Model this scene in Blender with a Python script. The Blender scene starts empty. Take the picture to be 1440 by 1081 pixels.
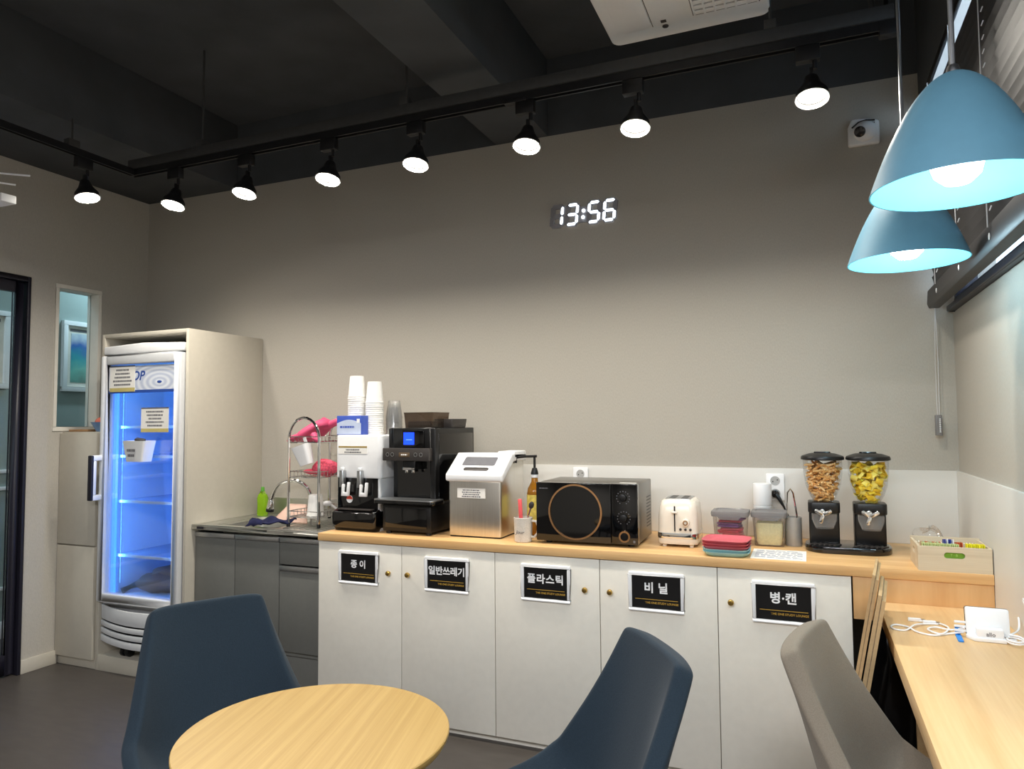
import bpy, bmesh, math, random
from mathutils import Matrix, Vector
PI = math.pi
random.seed(7)
SC = bpy.context.scene
COL = SC.collection

# ---------------------------------------------------------------- camera
cam_d = bpy.data.cameras.new('camera')
cam = bpy.data.objects.new('camera', cam_d)
COL.objects.link(cam)
YAW, PIT, ROL = -0.39252, 0.05447, -0.00793
_f = Vector((math.sin(YAW) * math.cos(PIT), math.cos(YAW) * math.cos(PIT), math.sin(PIT)))
_r = Vector((math.cos(YAW), -math.sin(YAW), 0))
_u = _r.cross(_f)
_r2 = _r * math.cos(ROL) + _u * math.sin(ROL)
_u2 = _u * math.cos(ROL) - _r * math.sin(ROL)
cam.matrix_world = Matrix(((_r2.x, _u2.x, -_f.x, -0.569), (_r2.y, _u2.y, -_f.y, -3.427),
                           (_r2.z, _u2.z, -_f.z, 1.3545), (0, 0, 0, 1)))
cam_d.sensor_width = 36
cam_d.lens = 25.09
cam_d.clip_start = 0.02
SC.camera = cam

# ---------------------------------------------------------------- exposure, world
SC.view_settings.view_transform = 'Standard'
SC.view_settings.look = 'None'
SC.view_settings.gamma = 1.0
SC.view_settings.use_curve_mapping = False
SC.view_settings.exposure = 0.0
SPOT_W = 9.0          # each track spot
PEND_W = 5.0           # each pendant bulb
ROOM_W = (66.0, 90.0)  # the two linear ceiling lights
WARM = (1.0, 0.935, 0.83)
COOL = (0.58, 0.86, 1.0)
world = bpy.data.worlds.new('daylight')
SC.world = world
world.use_nodes = True
_bg = world.node_tree.nodes['Background']
_bg.inputs[0].default_value = (0.62, 0.80, 1.0, 1)
_bg.inputs[1].default_value = 6.0


# ---------------------------------------------------------------- materials
def lin(c):
    out = []
    for v in c[:3]:
        v = v / 255.0
        out.append(v / 12.92 if v <= 0.04045 else ((v + 0.055) / 1.055) ** 2.4)
    return (*out, 1.0)


def mat(name, col, rough=0.5, metal=0.0, var=0.06, scale=40.0, bump=0.0, stretch=(1, 1, 1), coat=0.0,
        emit=None, es=0.0, spec=0.5, trans=0.0, ior=1.45, sheen=0.0, detail=3.0):
    m = bpy.data.materials.new(name)
    m.use_nodes = True
    nt = m.node_tree
    b = nt.nodes['Principled BSDF']
    c = lin(col)
    tc = nt.nodes.new('ShaderNodeTexCoord')
    mp = nt.nodes.new('ShaderNodeMapping')
    mp.inputs['Scale'].default_value = stretch
    nz = nt.nodes.new('ShaderNodeTexNoise')
    nz.inputs['Scale'].default_value = scale
    nz.inputs['Detail'].default_value = detail
    rp = nt.nodes.new('ShaderNodeValToRGB')
    rp.color_ramp.elements[0].position = 0.3
    rp.color_ramp.elements[1].position = 0.7
    rp.color_ramp.elements[0].color = tuple(v * (1 - var) for v in c[:3]) + (1,)
    rp.color_ramp.elements[1].color = tuple(min(1, v * (1 + var)) for v in c[:3]) + (1,)
    L = nt.links.new
    L(tc.outputs['Object'], mp.inputs[0])
    L(mp.outputs[0], nz.inputs['Vector'])
    L(nz.outputs['Fac'], rp.inputs[0])
    L(rp.outputs[0], b.inputs['Base Color'])
    b.inputs['Roughness'].default_value = rough
    b.inputs['Metallic'].default_value = metal
    b.inputs['Specular IOR Level'].default_value = spec
    b.inputs['Coat Weight'].default_value = coat
    b.inputs['Transmission Weight'].default_value = trans
    b.inputs['IOR'].default_value = ior
    b.inputs['Sheen Weight'].default_value = sheen
    if bump:
        bp = nt.nodes.new('ShaderNodeBump')
        bp.inputs['Strength'].default_value = bump
        bp.inputs['Distance'].default_value = 0.002
        L(nz.outputs['Fac'], bp.inputs['Height'])
        L(bp.outputs[0], b.inputs['Normal'])
    if emit:
        b.inputs['Emission Color'].default_value = lin(emit)
        b.inputs['Emission Strength'].default_value = es
    return m


def wood(name, c1, c2, axis='x', rough=0.45, freq=9.0, rot=0.0, contrast=1.0):
    m = bpy.data.materials.new(name)
    m.use_nodes = True
    nt = m.node_tree
    L = nt.links.new
    b = nt.nodes['Principled BSDF']
    tc = nt.nodes.new('ShaderNodeTexCoord')
    mp = nt.nodes.new('ShaderNodeMapping')
    s = {'x': (0.35, freq, freq), 'y': (freq, 0.35, freq), 'z': (freq, freq, 0.35)}[axis]
    m0 = nt.nodes.new('ShaderNodeMapping')
    m0.inputs['Rotation'].default_value = (0, 0, rot)
    mp.inputs['Scale'].default_value = s
    n1 = nt.nodes.new('ShaderNodeTexNoise')
    n1.inputs['Scale'].default_value = 2.2
    n1.inputs['Detail'].default_value = 6
    n1.inputs['Distortion'].default_value = 0.6
    n2 = nt.nodes.new('ShaderNodeTexNoise')
    n2.inputs['Scale'].default_value = 14
    n2.inputs['Detail'].default_value = 4
    mx = nt.nodes.new('ShaderNodeMath')
    mx.operation = 'MULTIPLY_ADD'
    mx.inputs[1].default_value = 0.45
    rp = nt.nodes.new('ShaderNodeValToRGB')
    w = 0.26 / contrast
    rp.color_ramp.elements[0].position = 0.72 - w
    rp.color_ramp.elements[1].position = 0.72 + w
    rp.color_ramp.elements[0].color = lin(c1)
    rp.color_ramp.elements[1].color = lin(c2)
    L(tc.outputs['Object'], m0.inputs[0])
    L(m0.outputs[0], mp.inputs[0])
    L(mp.outputs[0], n1.inputs['Vector'])
    L(mp.outputs[0], n2.inputs['Vector'])
    L(n2.outputs['Fac'], mx.inputs[0])
    L(n1.outputs['Fac'], mx.inputs[2])
    L(mx.outputs[0], rp.inputs[0])
    L(rp.outputs[0], b.inputs['Base Color'])
    bp = nt.nodes.new('ShaderNodeBump')
    bp.inputs['Strength'].default_value = 0.08
    bp.inputs['Distance'].default_value = 0.001
    L(n2.outputs['Fac'], bp.inputs['Height'])
    L(bp.outputs[0], b.inputs['Normal'])
    b.inputs['Roughness'].default_value = rough
    return m


def clear(name, tint=(255, 255, 255), gloss=0.12, rough=0.03, body=0.0, bodycol=(255, 255, 255)):
    """thin clear sheet: transparent, a fresnel-weighted gloss, optionally a share of milky body"""
    m = bpy.data.materials.new(name)
    m.use_nodes = True
    nt = m.node_tree
    nt.nodes.clear()
    L = nt.links.new
    out = nt.nodes.new('ShaderNodeOutputMaterial')
    tr = nt.nodes.new('ShaderNodeBsdfTransparent')
    tr.inputs[0].default_value = lin(tint)
    gl = nt.nodes.new('ShaderNodeBsdfGlossy')
    gl.inputs['Roughness'].default_value = rough
    fr = nt.nodes.new('ShaderNodeLayerWeight')
    fr.inputs[0].default_value = 0.25
    nz = nt.nodes.new('ShaderNodeTexNoise')
    nz.inputs['Scale'].default_value = 6
    mu = nt.nodes.new('ShaderNodeMath')
    mu.operation = 'MULTIPLY_ADD'
    mu.inputs[1].default_value = 0.5
    mu.inputs[2].default_value = gloss * 0.5
    L(fr.outputs['Fresnel'], mu.inputs[0])
    mx = nt.nodes.new('ShaderNodeMixShader')
    L(mu.outputs[0], mx.inputs[0])
    L(tr.outputs[0], mx.inputs[1])
    L(gl.outputs[0], mx.inputs[2])
    last = mx
    if body:
        df = nt.nodes.new('ShaderNodeBsdfDiffuse')
        rp = nt.nodes.new('ShaderNodeValToRGB')
        c = lin(bodycol)
        rp.color_ramp.elements[0].color = tuple(v * .92 for v in c[:3]) + (1,)
        rp.color_ramp.elements[1].color = c
        L(nz.outputs['Fac'], rp.inputs[0])
        L(rp.outputs[0], df.inputs[0])
        m2 = nt.nodes.new('ShaderNodeMixShader')
        m2.inputs[0].default_value = body
        L(mx.outputs[0], m2.inputs[1])
        L(df.outputs[0], m2.inputs[2])
        last = m2
    L(last.outputs[0], out.inputs[0])
    return m


# ---------------------------------------------------------------- mesh builder
class MB:
    def __init__(s):
        s.v, s.f = [], []
        s.m = Matrix.Identity(4)

    def at(s, loc=(0, 0, 0), rot=(0, 0, 0), sc=(1, 1, 1)):
        from mathutils import Euler
        s.m = Matrix.Translation(loc) @ Euler(rot).to_matrix().to_4x4() @ Matrix.Diagonal((*sc, 1))
        return s

    def add(s, vs, fs):
        o = len(s.v)
        s.v += [tuple(s.m @ Vector(p)) for p in vs]
        s.f += [tuple(i + o for i in f) for f in fs]
        return s

    def box(s, x0, x1, y0, y1, z0, z1):
        vs = [(x, y, z) for z in (z0, z1) for y in (y0, y1) for x in (x0, x1)]
        return s.add(vs, [(0, 2, 3, 1), (4, 5, 7, 6), (0, 1, 5, 4), (2, 6, 7, 3), (0, 4, 6, 2), (1, 3, 7, 5)])

    def loft(s, rings, cap=True, closed=True):
        n = len(rings[0])
        vs = [p for r in rings for p in r]
        fs = []
        for k in range(len(rings) - 1):
            for i in range(n if closed else n - 1):
                j = (i + 1) % n
                fs.append((k * n + i, k * n + j, (k + 1) * n + j, (k + 1) * n + i))
        if cap:
            fs.append(tuple(range(n - 1, -1, -1)))
            fs.append(tuple((len(rings) - 1) * n + i for i in range(n)))
        return s.add(vs, fs)

    def prism(s, poly, a0, a1, axis='z'):
        if axis == 'z':
            R = [[(x, y, a) for x, y in poly] for a in (a0, a1)]
        elif axis == 'y':          # poly in (x, z), counter-clockwise seen from the front (-y)
            R = [[(x, a, z) for x, z in poly] for a in (max(a0, a1), min(a0, a1))]
        else:                      # poly in (y, z)
            R = [[(a, y, z) for y, z in poly] for a in (a0, a1)]
        return s.loft(R)

    def lathe(s, prof, c=(0, 0, 0), n=28, cap=False):
        rings = [[(c[0] + r * math.cos(2 * PI * i / n), c[1] + r * math.sin(2 * PI * i / n), c[2] + z)
                  for i in range(n)] for r, z in prof]
        return s.loft(rings, cap=cap)

    def cyl(s, c, r, h, axis='z', n=24, r2=None):
        r2 = r if r2 is None else r2
        def P(a, rr, t):
            x, y = rr * math.cos(a), rr * math.sin(a)
            return {'z': (c[0] + x, c[1] + y, c[2] + t), 'y': (c[0] + x, c[1] - t, c[2] + y),
                    'x': (c[0] + t, c[1] + x, c[2] + y)}[axis]
        return s.loft([[P(2 * PI * i / n, rr, t) for i in range(n)] for rr, t in ((r, 0), (r2, h))])

    def tube(s, pts, r, n=8, closed=False, cap=True):
        pts = [Vector(p) for p in pts]
        N = len(pts)
        rings = []
        up = None
        for i, p in enumerate(pts):
            a = pts[(i - 1) % N] if (closed or i > 0) else p
            b = pts[(i + 1) % N] if (closed or i < N - 1) else p
            t = (b - a).normalized()
            if up is None:
                up = t.orthogonal().normalized()
            up = (up - t * up.dot(t)).normalized()
            w = t.cross(up)
            rr = r[i] if isinstance(r, (list, tuple)) else r
            rings.append([tuple(p + (up * math.cos(2 * PI * k / n) + w * math.sin(2 * PI * k / n)) * rr)
                          for k in range(n)])
        if closed:
            rings.append(rings[0])
            return s.loft(rings, cap=False)
        return s.loft(rings, cap=cap)

    def ball(s, c, r, n=16, sq=(1, 1, 1)):
        k = n // 2
        prof = [(max(1e-4, math.sin(PI * i / k)), -math.cos(PI * i / k)) for i in range(k + 1)]
        rings = [[(c[0] + r * sq[0] * a * math.cos(2 * PI * i / n), c[1] + r * sq[1] * a * math.sin(2 * PI * i / n),
                   c[2] + r * sq[2] * z) for i in range(n)] for a, z in prof]
        return s.loft(rings)

    def mesh(s, name, m, bev=0.0, seg=2, smooth=True, ang=35):
        me = bpy.data.meshes.new(name)
        bm = bmesh.new()
        vs = [bm.verts.new(p) for p in s.v]
        for f in s.f:
            try:
                bm.faces.new([vs[i] for i in f])
            except ValueError:
                pass
        bmesh.ops.remove_doubles(bm, verts=bm.verts, dist=1e-6)
        bmesh.ops.recalc_face_normals(bm, faces=bm.faces)
        if bev:
            es = [e for e in bm.edges if len(e.link_faces) == 2 and e.calc_face_angle(0) > 0.7]
            bmesh.ops.bevel(bm, geom=es, offset=bev, offset_type='OFFSET', segments=seg, profile=0.5,
                            affect='EDGES', clamp_overlap=True)
        bm.to_mesh(me)
        bm.free()
        if smooth:
            me.polygons.foreach_set('use_smooth', [True] * len(me.polygons))
            me.set_sharp_from_angle(angle=math.radians(ang))
        me.materials.append(m)
        return me

    def build(s, name, m, parent=None, bev=0.0, seg=2, smooth=True, ang=35, loc=(0, 0, 0), rz=0.0, label=None):
        o = bpy.data.objects.new(name, s.mesh(name, m, bev, seg, smooth, ang))
        COL.objects.link(o)
        o.location = loc
        o.rotation_euler = (0, 0, rz)
        if parent:
            o.parent = parent
        if label:
            o['label'] = label
        return o


def box(name, m, parent, x0, x1, y0, y1, z0, z1, bev=0.0, label=None):
    return MB().box(x0, x1, y0, y1, z0, z1).build(name, m, parent, bev, label=label)


def tag(o, label, cat, group=None):
    o['label'] = label
    o['category'] = cat
    if group:
        o['group'] = group
    return o


def struct(o):
    o['kind'] = 'structure'
    return o


def thing(name, label, cat, loc=(0, 0, 0), rz=0.0, group=None):
    o = bpy.data.objects.new(name, None)
    o.empty_display_size = 0.05
    COL.objects.link(o)
    o.location = loc
    o.rotation_euler = (0, 0, rz)
    return tag(o, label, cat, group)


def dup(root, loc=None, rot=None, label=None, parent=None):
    r = root.copy()
    COL.objects.link(r)
    if parent:
        r.parent = parent
    if loc is not None:
        r.location = loc
    if rot is not None:
        r.rotation_euler = rot
    if label:
        r['label'] = label
    for ch in list(root.children):
        c = ch.copy()
        COL.objects.link(c)
        c.parent = r
        for g in list(ch.children):
            d = g.copy()
            COL.objects.link(d)
            d.parent = c
    return r


def rrect(w, d, r, n=5, cx=0.0, cy=0.0):
    pts = []
    for sx, sy, a0 in ((1, 1, 0), (-1, 1, PI / 2), (-1, -1, PI), (1, -1, 1.5 * PI)):
        for i in range(n + 1):
            a = a0 + PI / 2 * i / n
            pts.append((cx + sx * (w / 2 - r) + r * math.cos(a), cy + sy * (d / 2 - r) + r * math.sin(a)))
    return pts


def arc(c, r, a0, a1, n, plane='xz', y=0.0):
    P = []
    for i in range(n + 1):
        a = a0 + (a1 - a0) * i / n
        p, q = r * math.cos(a), r * math.sin(a)
        P.append({'xz': (c[0] + p, y, c[1] + q), 'yz': (y, c[0] + p, c[1] + q), 'xy': (c[0] + p, c[1] + q, y)}[plane])
    return P


def text(s, size, m, parent, loc, rot=(PI / 2, 0, 0), bold=0.0, ext=0.0004, align='CENTER', name='lettering',
         sx=1.0, shear=0.0, space=1.0):
    cu = bpy.data.curves.new('t', 'FONT')
    cu.body = s
    cu.size = size
    cu.offset = bold * size
    cu.extrude = ext
    cu.align_x = align
    cu.align_y = 'CENTER'
    cu.shear = shear
    cu.space_character = space
    cu.resolution_u = 3
    t = bpy.data.objects.new('t', cu)
    COL.objects.link(t)
    dg = bpy.context.evaluated_depsgraph_get()
    dg.update()
    me = bpy.data.meshes.new_from_object(t.evaluated_get(dg))
    bpy.data.objects.remove(t)
    me.materials.clear()
    me.materials.append(m)
    o = bpy.data.objects.new(name, me)
    COL.objects.link(o)
    o.parent = parent
    o.location = loc
    o.rotation_euler = rot
    o.scale = (sx, 1, 1)
    return o


def lines(name, m, parent, x0, x1, z0, z1, rows, y, seed=1, lo=0.55):
    """rows of short dashes standing for print too small to read"""
    rnd = random.Random(seed)
    mb = MB()
    h = (z1 - z0) / (2 * rows)
    for k in range(rows):
        z = z1 - (2 * k + 1.5) * h
        w = (x1 - x0) * rnd.uniform(lo, 1)
        x = (x0 + x1) / 2 - w / 2
        e = x + w
        while x < e:
            d = rnd.uniform(.004, .012)
            mb.box(x, min(e, x + d), y - .0004, y, z, z + h)
            x += d + .0025
    return mb.build(name, m, parent, smooth=False)


def area(name, loc, size, power, col, rot=(0, 0, 0), shape='DISK', size_y=None, spread=PI, parent=None):
    d = bpy.data.lights.new(name, 'AREA')
    d.shape = shape
    d.size = size
    if size_y:
        d.size_y = size_y
    d.energy = power
    d.color = col
    d.spread = spread
    o = bpy.data.objects.new(name, d)
    COL.objects.link(o)
    o.location = loc
    o.rotation_euler = rot
    if parent:
        o.parent = parent
    return o


# ---------------------------------------------------------------- palette
def wallpaper(name, col, ccol=None):
    m = mat(name, col, 0.85, var=0.05, scale=260, bump=0.35, stretch=(1, 1, 0.35), spec=0.25)
    return m


m_paper = wallpaper('wallpaper_grey_beige', (177, 172, 162))
m_black = mat('black_ceiling_paint', (76, 79, 82), 0.85, var=0.10, scale=5, bump=0.1, spec=0.2)
m_rail = mat('black_metal_paint', (26, 26, 28), 0.45, var=0.1)
m_rail2 = mat('charcoal_pipe_paint', (62, 62, 62), 0.6, var=0.08)
m_wains = mat('white_wall_panel', (214, 212, 206), 0.4, var=0.015, scale=3)
m_floor = mat('dark_vinyl_floor', (70, 65, 61), 0.42, var=0.10, scale=9, bump=0.05, stretch=(1, 3, 1), detail=8)
m_white = mat('white_laminate', (226, 222, 211), 0.5, var=0.02, scale=30)
m_cream = mat('cream_laminate', (190, 184, 170), 0.55, var=0.02, scale=30)
m_plast = mat('white_plastic', (236, 237, 238), 0.35, var=0.01)
m_gplast = mat('grey_white_plastic', (205, 207, 209), 0.4, var=0.02)
m_blackp = mat('black_plastic', (18, 18, 19), 0.35, var=0.1)
m_blackg = mat('black_gloss', (8, 8, 9), 0.08, var=0.1, coat=0.5)
m_dgrey = mat('dark_grey_plastic', (58, 54, 52), 0.4, var=0.05)
m_navy = mat('navy_black_frame', (30, 29, 40), 0.4, var=0.06)
m_steel = mat('brushed_steel', (222, 219, 212), 0.30, 1.0, var=0.05, scale=14, stretch=(14, 14, 0.4))
m_steelh = mat('brushed_sink_steel', (206, 206, 200), 0.38, 1.0, var=0.05, scale=14, stretch=(0.6, 14, 14))
m_chrome = mat('chrome', (225, 225, 225), 0.07, 1.0, var=0.01)
m_alu = mat('aluminium', (186, 188, 190), 0.35, 1.0, var=0.03)
m_brass = mat('brass', (198, 164, 92), 0.25, 1.0, var=0.05)
m_gold = mat('rose_gold', (226, 176, 128), 0.18, 1.0, var=0.03)
m_goldp = mat('gold_print', (190, 150, 60), 0.5, var=0.04)
m_whitep = mat('white_print', (245, 245, 245), 0.6, var=0.01)
m_ink = mat('grey_ink', (105, 105, 110), 0.7, var=0.05)
m_paperw = mat('white_paper', (238, 236, 230), 0.7, var=0.015, scale=60)
m_sgrey = mat('grey_sink_door', (106, 107, 103), 0.45, var=0.03)
m_toe = mat('toe_gap_shade', (52, 50, 50), 0.6, var=0.06)
m_wood = wood('oak_laminate', (206, 158, 102), (230, 190, 134), 'x', 0.4, 7.0)
m_woodv = wood('oak_apron', (206, 158, 104), (224, 182, 128), 'z', 0.45, 4.0)
m_woody = wood('oak_desk', (214, 172, 118), (234, 200, 150), 'y', 0.4, 9.0)
m_table = wood('oak_table', (164, 130, 66), (190, 157, 93), 'y', 0.38, 26.0, rot=-0.26, contrast=.9)
m_crate = wood('crate_wood', (192, 174, 146), (216, 202, 176), 'x', 0.6, 12.0)
m_chair = mat('slate_blue_fabric', (36, 48, 58), 0.9, var=0.14, scale=420, bump=0.3, sheen=0.08, spec=0.2)
m_taupe = mat('taupe_fabric', (126, 117, 104), 0.9, var=0.10, scale=420, bump=0.3, sheen=0.08, spec=0.2)
m_card = mat('cardboard', (188, 158, 116), 0.8, var=0.06, scale=20, stretch=(1, 1, 4))
m_cardc = mat('cardboard_edge', (150, 128, 100), 0.9, var=0.3, scale=120)
m_teal = mat('teal_lacquer', (102, 153, 177), 0.55, var=0.02)
m_tealin = mat('white_lacquer_inside', (96, 172, 188), 0.6, var=0.01)
m_glass = clear('clear_glass', gloss=0.02)
m_pane = clear('window_glass', gloss=0.02)
m_cplast = clear('clear_plastic', (250, 250, 249), gloss=0.08, rough=0.06, body=0.08)
m_cbox = clear('grey_clear_plastic', (240, 237, 234), gloss=0.06, rough=0.08, body=0.10, bodycol=(214, 208, 204))
m_clid = clear('smoky_clear_plastic', (206, 206, 208), gloss=0.10, rough=0.1, body=0.42, bodycol=(164, 162, 162))
m_lamp = mat('lamp_face', (255, 250, 240), 0.5, emit=(255, 244, 226), es=26.0)
m_bulb = mat('bulb_glow', (255, 255, 255), 0.5, emit=(238, 250, 255), es=14.0)
m_led = mat('led_segment_lit', (250, 253, 255), 0.5, emit=(235, 248, 255), es=3.2)
m_ledoff = clear('led_segment_off', (226, 226, 230), gloss=0.06, rough=0.25, body=0.35, bodycol=(214, 212, 216))
m_slat = mat('charcoal_blind_slat', (56, 55, 56), 0.5, var=0.05)
m_cord = mat('pale_cord', (205, 205, 205), 0.7, var=0.02)

# ================================================================ THE ROOM
XL, YF, ZB, ZS = -4.61, -6.2, 2.84, 3.25     # left wall, front wall, beam underside, slab
ZT = 0.8395                                   # worktop

struct(box('floor', m_floor, None, -5.55, .2, YF - .15, 1.6, -.1, 0))

ceil = struct(box('ceiling', m_black, None, XL - .15, .2, YF - .15, .15, ZS, ZS + .1))
box('soffit', m_black, ceil, XL - .15, -3.853, YF, 0, ZB, ZS, .004)
box('beam', m_black, ceil, -2.07, -1.775, YF, 0, ZB, ZS, .004)

wb = struct(box('wall_back', m_paper, None, XL - .15, .15, 0, .12, 0, ZB))
box('painted_upper_wall', m_black, wb, XL - .15, .15, .0005, .12, ZB, ZS)
box('splashback', m_wains, wb, -2.75, -.012, -.012, 0, ZT, 1.145, .001, label='white splashback panel')

W0, W1, WZ0, WZ1 = -.045, -3.1, 1.80, 2.69    # window opening in the right wall
wr = MB()
wr.box(0, .15, YF, 0, 0, WZ0)
wr.box(0, .15, YF, W1, WZ0, WZ1)
wr.box(0, .15, W0, 0, WZ0, WZ1)
wr = struct(wr.build('wall_right', m_paper, smooth=False))
box('lintel_beam', m_black, wr, -.095, .15, YF, 0, WZ1, ZS, .003, label='dark boxed lintel above the blind')
box('wainscot', m_wains, wr, -.012, 0, YF, 0, 0, 1.145, .001, label='white wall panel')

D0, D1, DZ = -.773, -1.70, 2.201              # door opening, left wall
V0, V1, VZ0, VZ1 = -.333, -.626, 1.331, 2.195  # interior window
wl = MB()
X0 = XL - .09
wl.box(X0, XL, V0, 0, 0, ZB)
wl.box(X0, XL, V1, V0, 0, VZ0)
wl.box(X0, XL, V1, V0, VZ1, ZB)
wl.box(X0, XL, D0, V1, 0, ZB)
wl.box(X0, XL, D1, D0, DZ, ZB)
wl.box(X0, XL, YF, D1, 0, ZB)
wl = struct(wl.build('wall_left', m_paper, smooth=False))
struct(box('wall_front', m_paper, None, XL - .15, .15, YF - .12, YF, 0, ZS))
bl = MB()
bl.box(XL, XL + .012, D0, -.57, 0, .075)
bl.box(XL, XL + .012, YF, D1, 0, .075)
struct(bl.build('baseboard_left', m_cream, bev=.002))

# interior window in the left wall
w2 = struct(MB().box(X0 - .005, XL + .006, V1, V0, VZ0, VZ0 + .024).box(X0 - .005, XL + .006, V1, V0, VZ1 - .024, VZ1)
            .box(X0 - .005, XL + .006, V1, V1 + .022, VZ0 + .024, VZ1 - .024)
            .box(X0 - .005, XL + .006, V0 - .022, V0, VZ0 + .024, VZ1 - .024).build('window_2', m_white, bev=.002))
box('pane', m_pane, w2, X0 + .02, X0 + .026, V1 + .022, V0 - .022, VZ0 + .024, VZ1 - .024)

# glazed door in the left wall
d1 = struct(MB().box(X0, XL + .012, D0 - .019, D0, 0, DZ).box(X0, XL + .012, D1, D1 + .019, 0, DZ)
            .box(X0, XL + .012, D1 + .019, D0 - .019, DZ - .03, DZ).build('door_1', m_navy, bev=.004))
leaf = MB()
a, b = D1 + .021, D0 - .021
leaf.box(XL - .055, XL - .02, b - .045, b, .01, DZ - .032)
leaf.box(XL - .055, XL - .02, a, a + .045, .01, DZ - .032)
leaf.box(XL - .055, XL - .02, a + .045, b - .045, DZ - .092, DZ - .032)
leaf.box(XL - .055, XL - .02, a + .045, b - .045, .01, .12)
leaf.build('leaf_frame', m_navy, d1, .003)
box('pane', m_pane, d1, XL - .041, XL - .035, a + .045, b - .045, .12, DZ - .092)
MB().tube([(XL - .02, a + .03, .85), (XL + .03, a + .03, .87), (XL + .03, a + .03, 1.28), (XL - .02, a + .03, 1.30)],
          .011).build('pull_handle', m_chrome, d1)

# corridor beyond
m_corr = mat('corridor_wall_paint', (150, 164, 160), 0.8, var=0.03, scale=120, bump=0.1)
wc = struct(box('wall_corridor', m_corr, None, -5.55, -5.4, -3.2, 1.5, 0, 2.7))
for z in (1.07, .96, .318):
    box('moulding', m_plast, wc, -5.4, -5.386, -3.2, 1.5, z - .012, z + .012, .003)
box('skirting', m_plast, wc, -5.4, -5.388, -3.2, 1.5, 0, .11, .003)
cc = struct(box('ceiling_corridor', m_white, None, -5.55, X0 + .0, -3.2, 1.5, 2.7, 2.8))
ce = struct(MB().box(-5.55, XL, 1.5, 1.6, 0, 2.8).box(-5.55, XL, -3.3, -3.2, 0, 2.8).box(X0, X0 + .1, .12, 1.5, 0, 2.8)
            .build('wall_corridor_ends', m_corr, smooth=False))
for y in (-1.5, .3):  # unseen ceiling lamps, added to light the corridor
    t = thing('added_corridor_light', 'unseen round light added to brighten the corridor', 'downlight', (-5.06, y, 2.7), group='added corridor lights')
    MB().lathe([(.085, 0), (.085, -.008), (.07, -.012), (.066, -.004)]).build('trim_ring', m_plast, t)
    MB().cyl((0, 0, -.006), .066, .004).build('diffuser', m_bulb, t)
    area('corridor_fill_light', (0, 0, -.02), .12, 9, COOL, parent=t)


def picture(loc, w, h, seed, label):
    t = thing('framed_picture', label, 'picture', loc)
    f = .032
    MB().box(0, .03, -w / 2, w / 2, 0, f).box(0, .03, -w / 2, w / 2, h - f, h).box(0, .03, -w / 2, -w / 2 + f, f, h - f) \
        .box(0, .03, w / 2 - f, w / 2, f, h - f).build('frame', m_plast, t, .002)
    box('mat_board', m_white, t, 0, .012, -w / 2 + f, w / 2 - f, f, h - f)
    m = bpy.data.materials.new('abstract_paint')
    m.use_nodes = True
    nt = m.node_tree
    tc, mp = nt.nodes.new('ShaderNodeTexCoord'), nt.nodes.new('ShaderNodeMapping')
    sp, ad = nt.nodes.new('ShaderNodeSeparateXYZ'), nt.nodes.new('ShaderNodeMath')
    nz, rp = nt.nodes.new('ShaderNodeTexNoise'), nt.nodes.new('ShaderNodeValToRGB')
    nz.inputs['Scale'].default_value = 9 + seed
    nz.inputs['Detail'].default_value = 6
    ad.operation = 'MULTIPLY_ADD'
    ad.inputs[1].default_value = 0.55
    L = nt.links.new
    L(tc.outputs['Object'], nz.inputs['Vector'])
    L(tc.outputs['Generated'], sp.inputs[0])
    L(nz.outputs['Fac'], ad.inputs[0])
    L(sp.outputs['Z'], ad.inputs[2])
    L(ad.outputs[0], rp.inputs[0])
    cols = [(0.2, (96, 120, 110)), (0.5, (120, 190, 176)), (0.75, (58, 158, 168)), (1.0, (52, 104, 178)), (1.3, (200, 214, 222))]
    if seed:
        cols = [(0.2, (150, 148, 130)), (0.6, (176, 172, 150)), (1.0, (200, 198, 184)), (1.3, (214, 214, 206))]
    el = rp.color_ramp.elements
    while len(el) < len(cols):
        el.new(0.5)
    for e, (p, c) in zip(el, cols):
        e.position = p / 1.5
        e.color = lin(c)
    mu = nt.nodes.new('ShaderNodeMath')
    mu.operation = 'DIVIDE'
    mu.inputs[1].default_value = 1.5
    L(ad.outputs[0], mu.inputs[0])
    L(mu.outputs[0], rp.inputs[0])
    L(rp.outputs[0], nt.nodes['Principled BSDF'].inputs['Base Color'])
    g = .065
    box('painting', m, t, .012, .014, -w / 2 + g, w / 2 - g, g, h - g - .02)
    box('title_strip', m_ink, t, .012, .0135, -w / 2 + g - .01, w / 2 - g + .01, h - g - .008, h - g + .012)


picture((-5.4, .17, 1.605), .40, .50, 0, 'white-framed blue-green abstract painting seen through the narrow wall window')
picture((-5.4, -.592, 1.605), .40, .505, 1, 'white-framed pale painting seen through the glass door')

# window in the right wall
w1 = MB()
w1.box(.0, .08, W1, W0, WZ0, WZ0 + .05).box(.0, .08, W1, W0, WZ1 - .03, WZ1)
w1.box(.0, .08, W0 - .03, W0, WZ0 + .05, WZ1 - .03).box(.0, .08, W1, W1 + .03, WZ0 + .05, WZ1 - .03)
w1.box(.02, .07, -1.60, -1.55, WZ0 + .05, WZ1 - .03)
w1.box(-.03, .0, W1, W0, WZ0, WZ0 + .022)
w1 = struct(w1.build('window_1', m_navy, bev=.003))
box('pane', m_pane, w1, .045, .051, W1 + .03, -1.60, WZ0 + .05, WZ1 - .03)
box('pane', m_pane, w1, .045, .051, -1.55, W0 - .03, WZ0 + .05, WZ1 - .03)

box('head_lining', m_wains, w1, -.085, .0, W1, W0, WZ1 - .008, WZ1 - .002, label='white window head lining')

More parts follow.
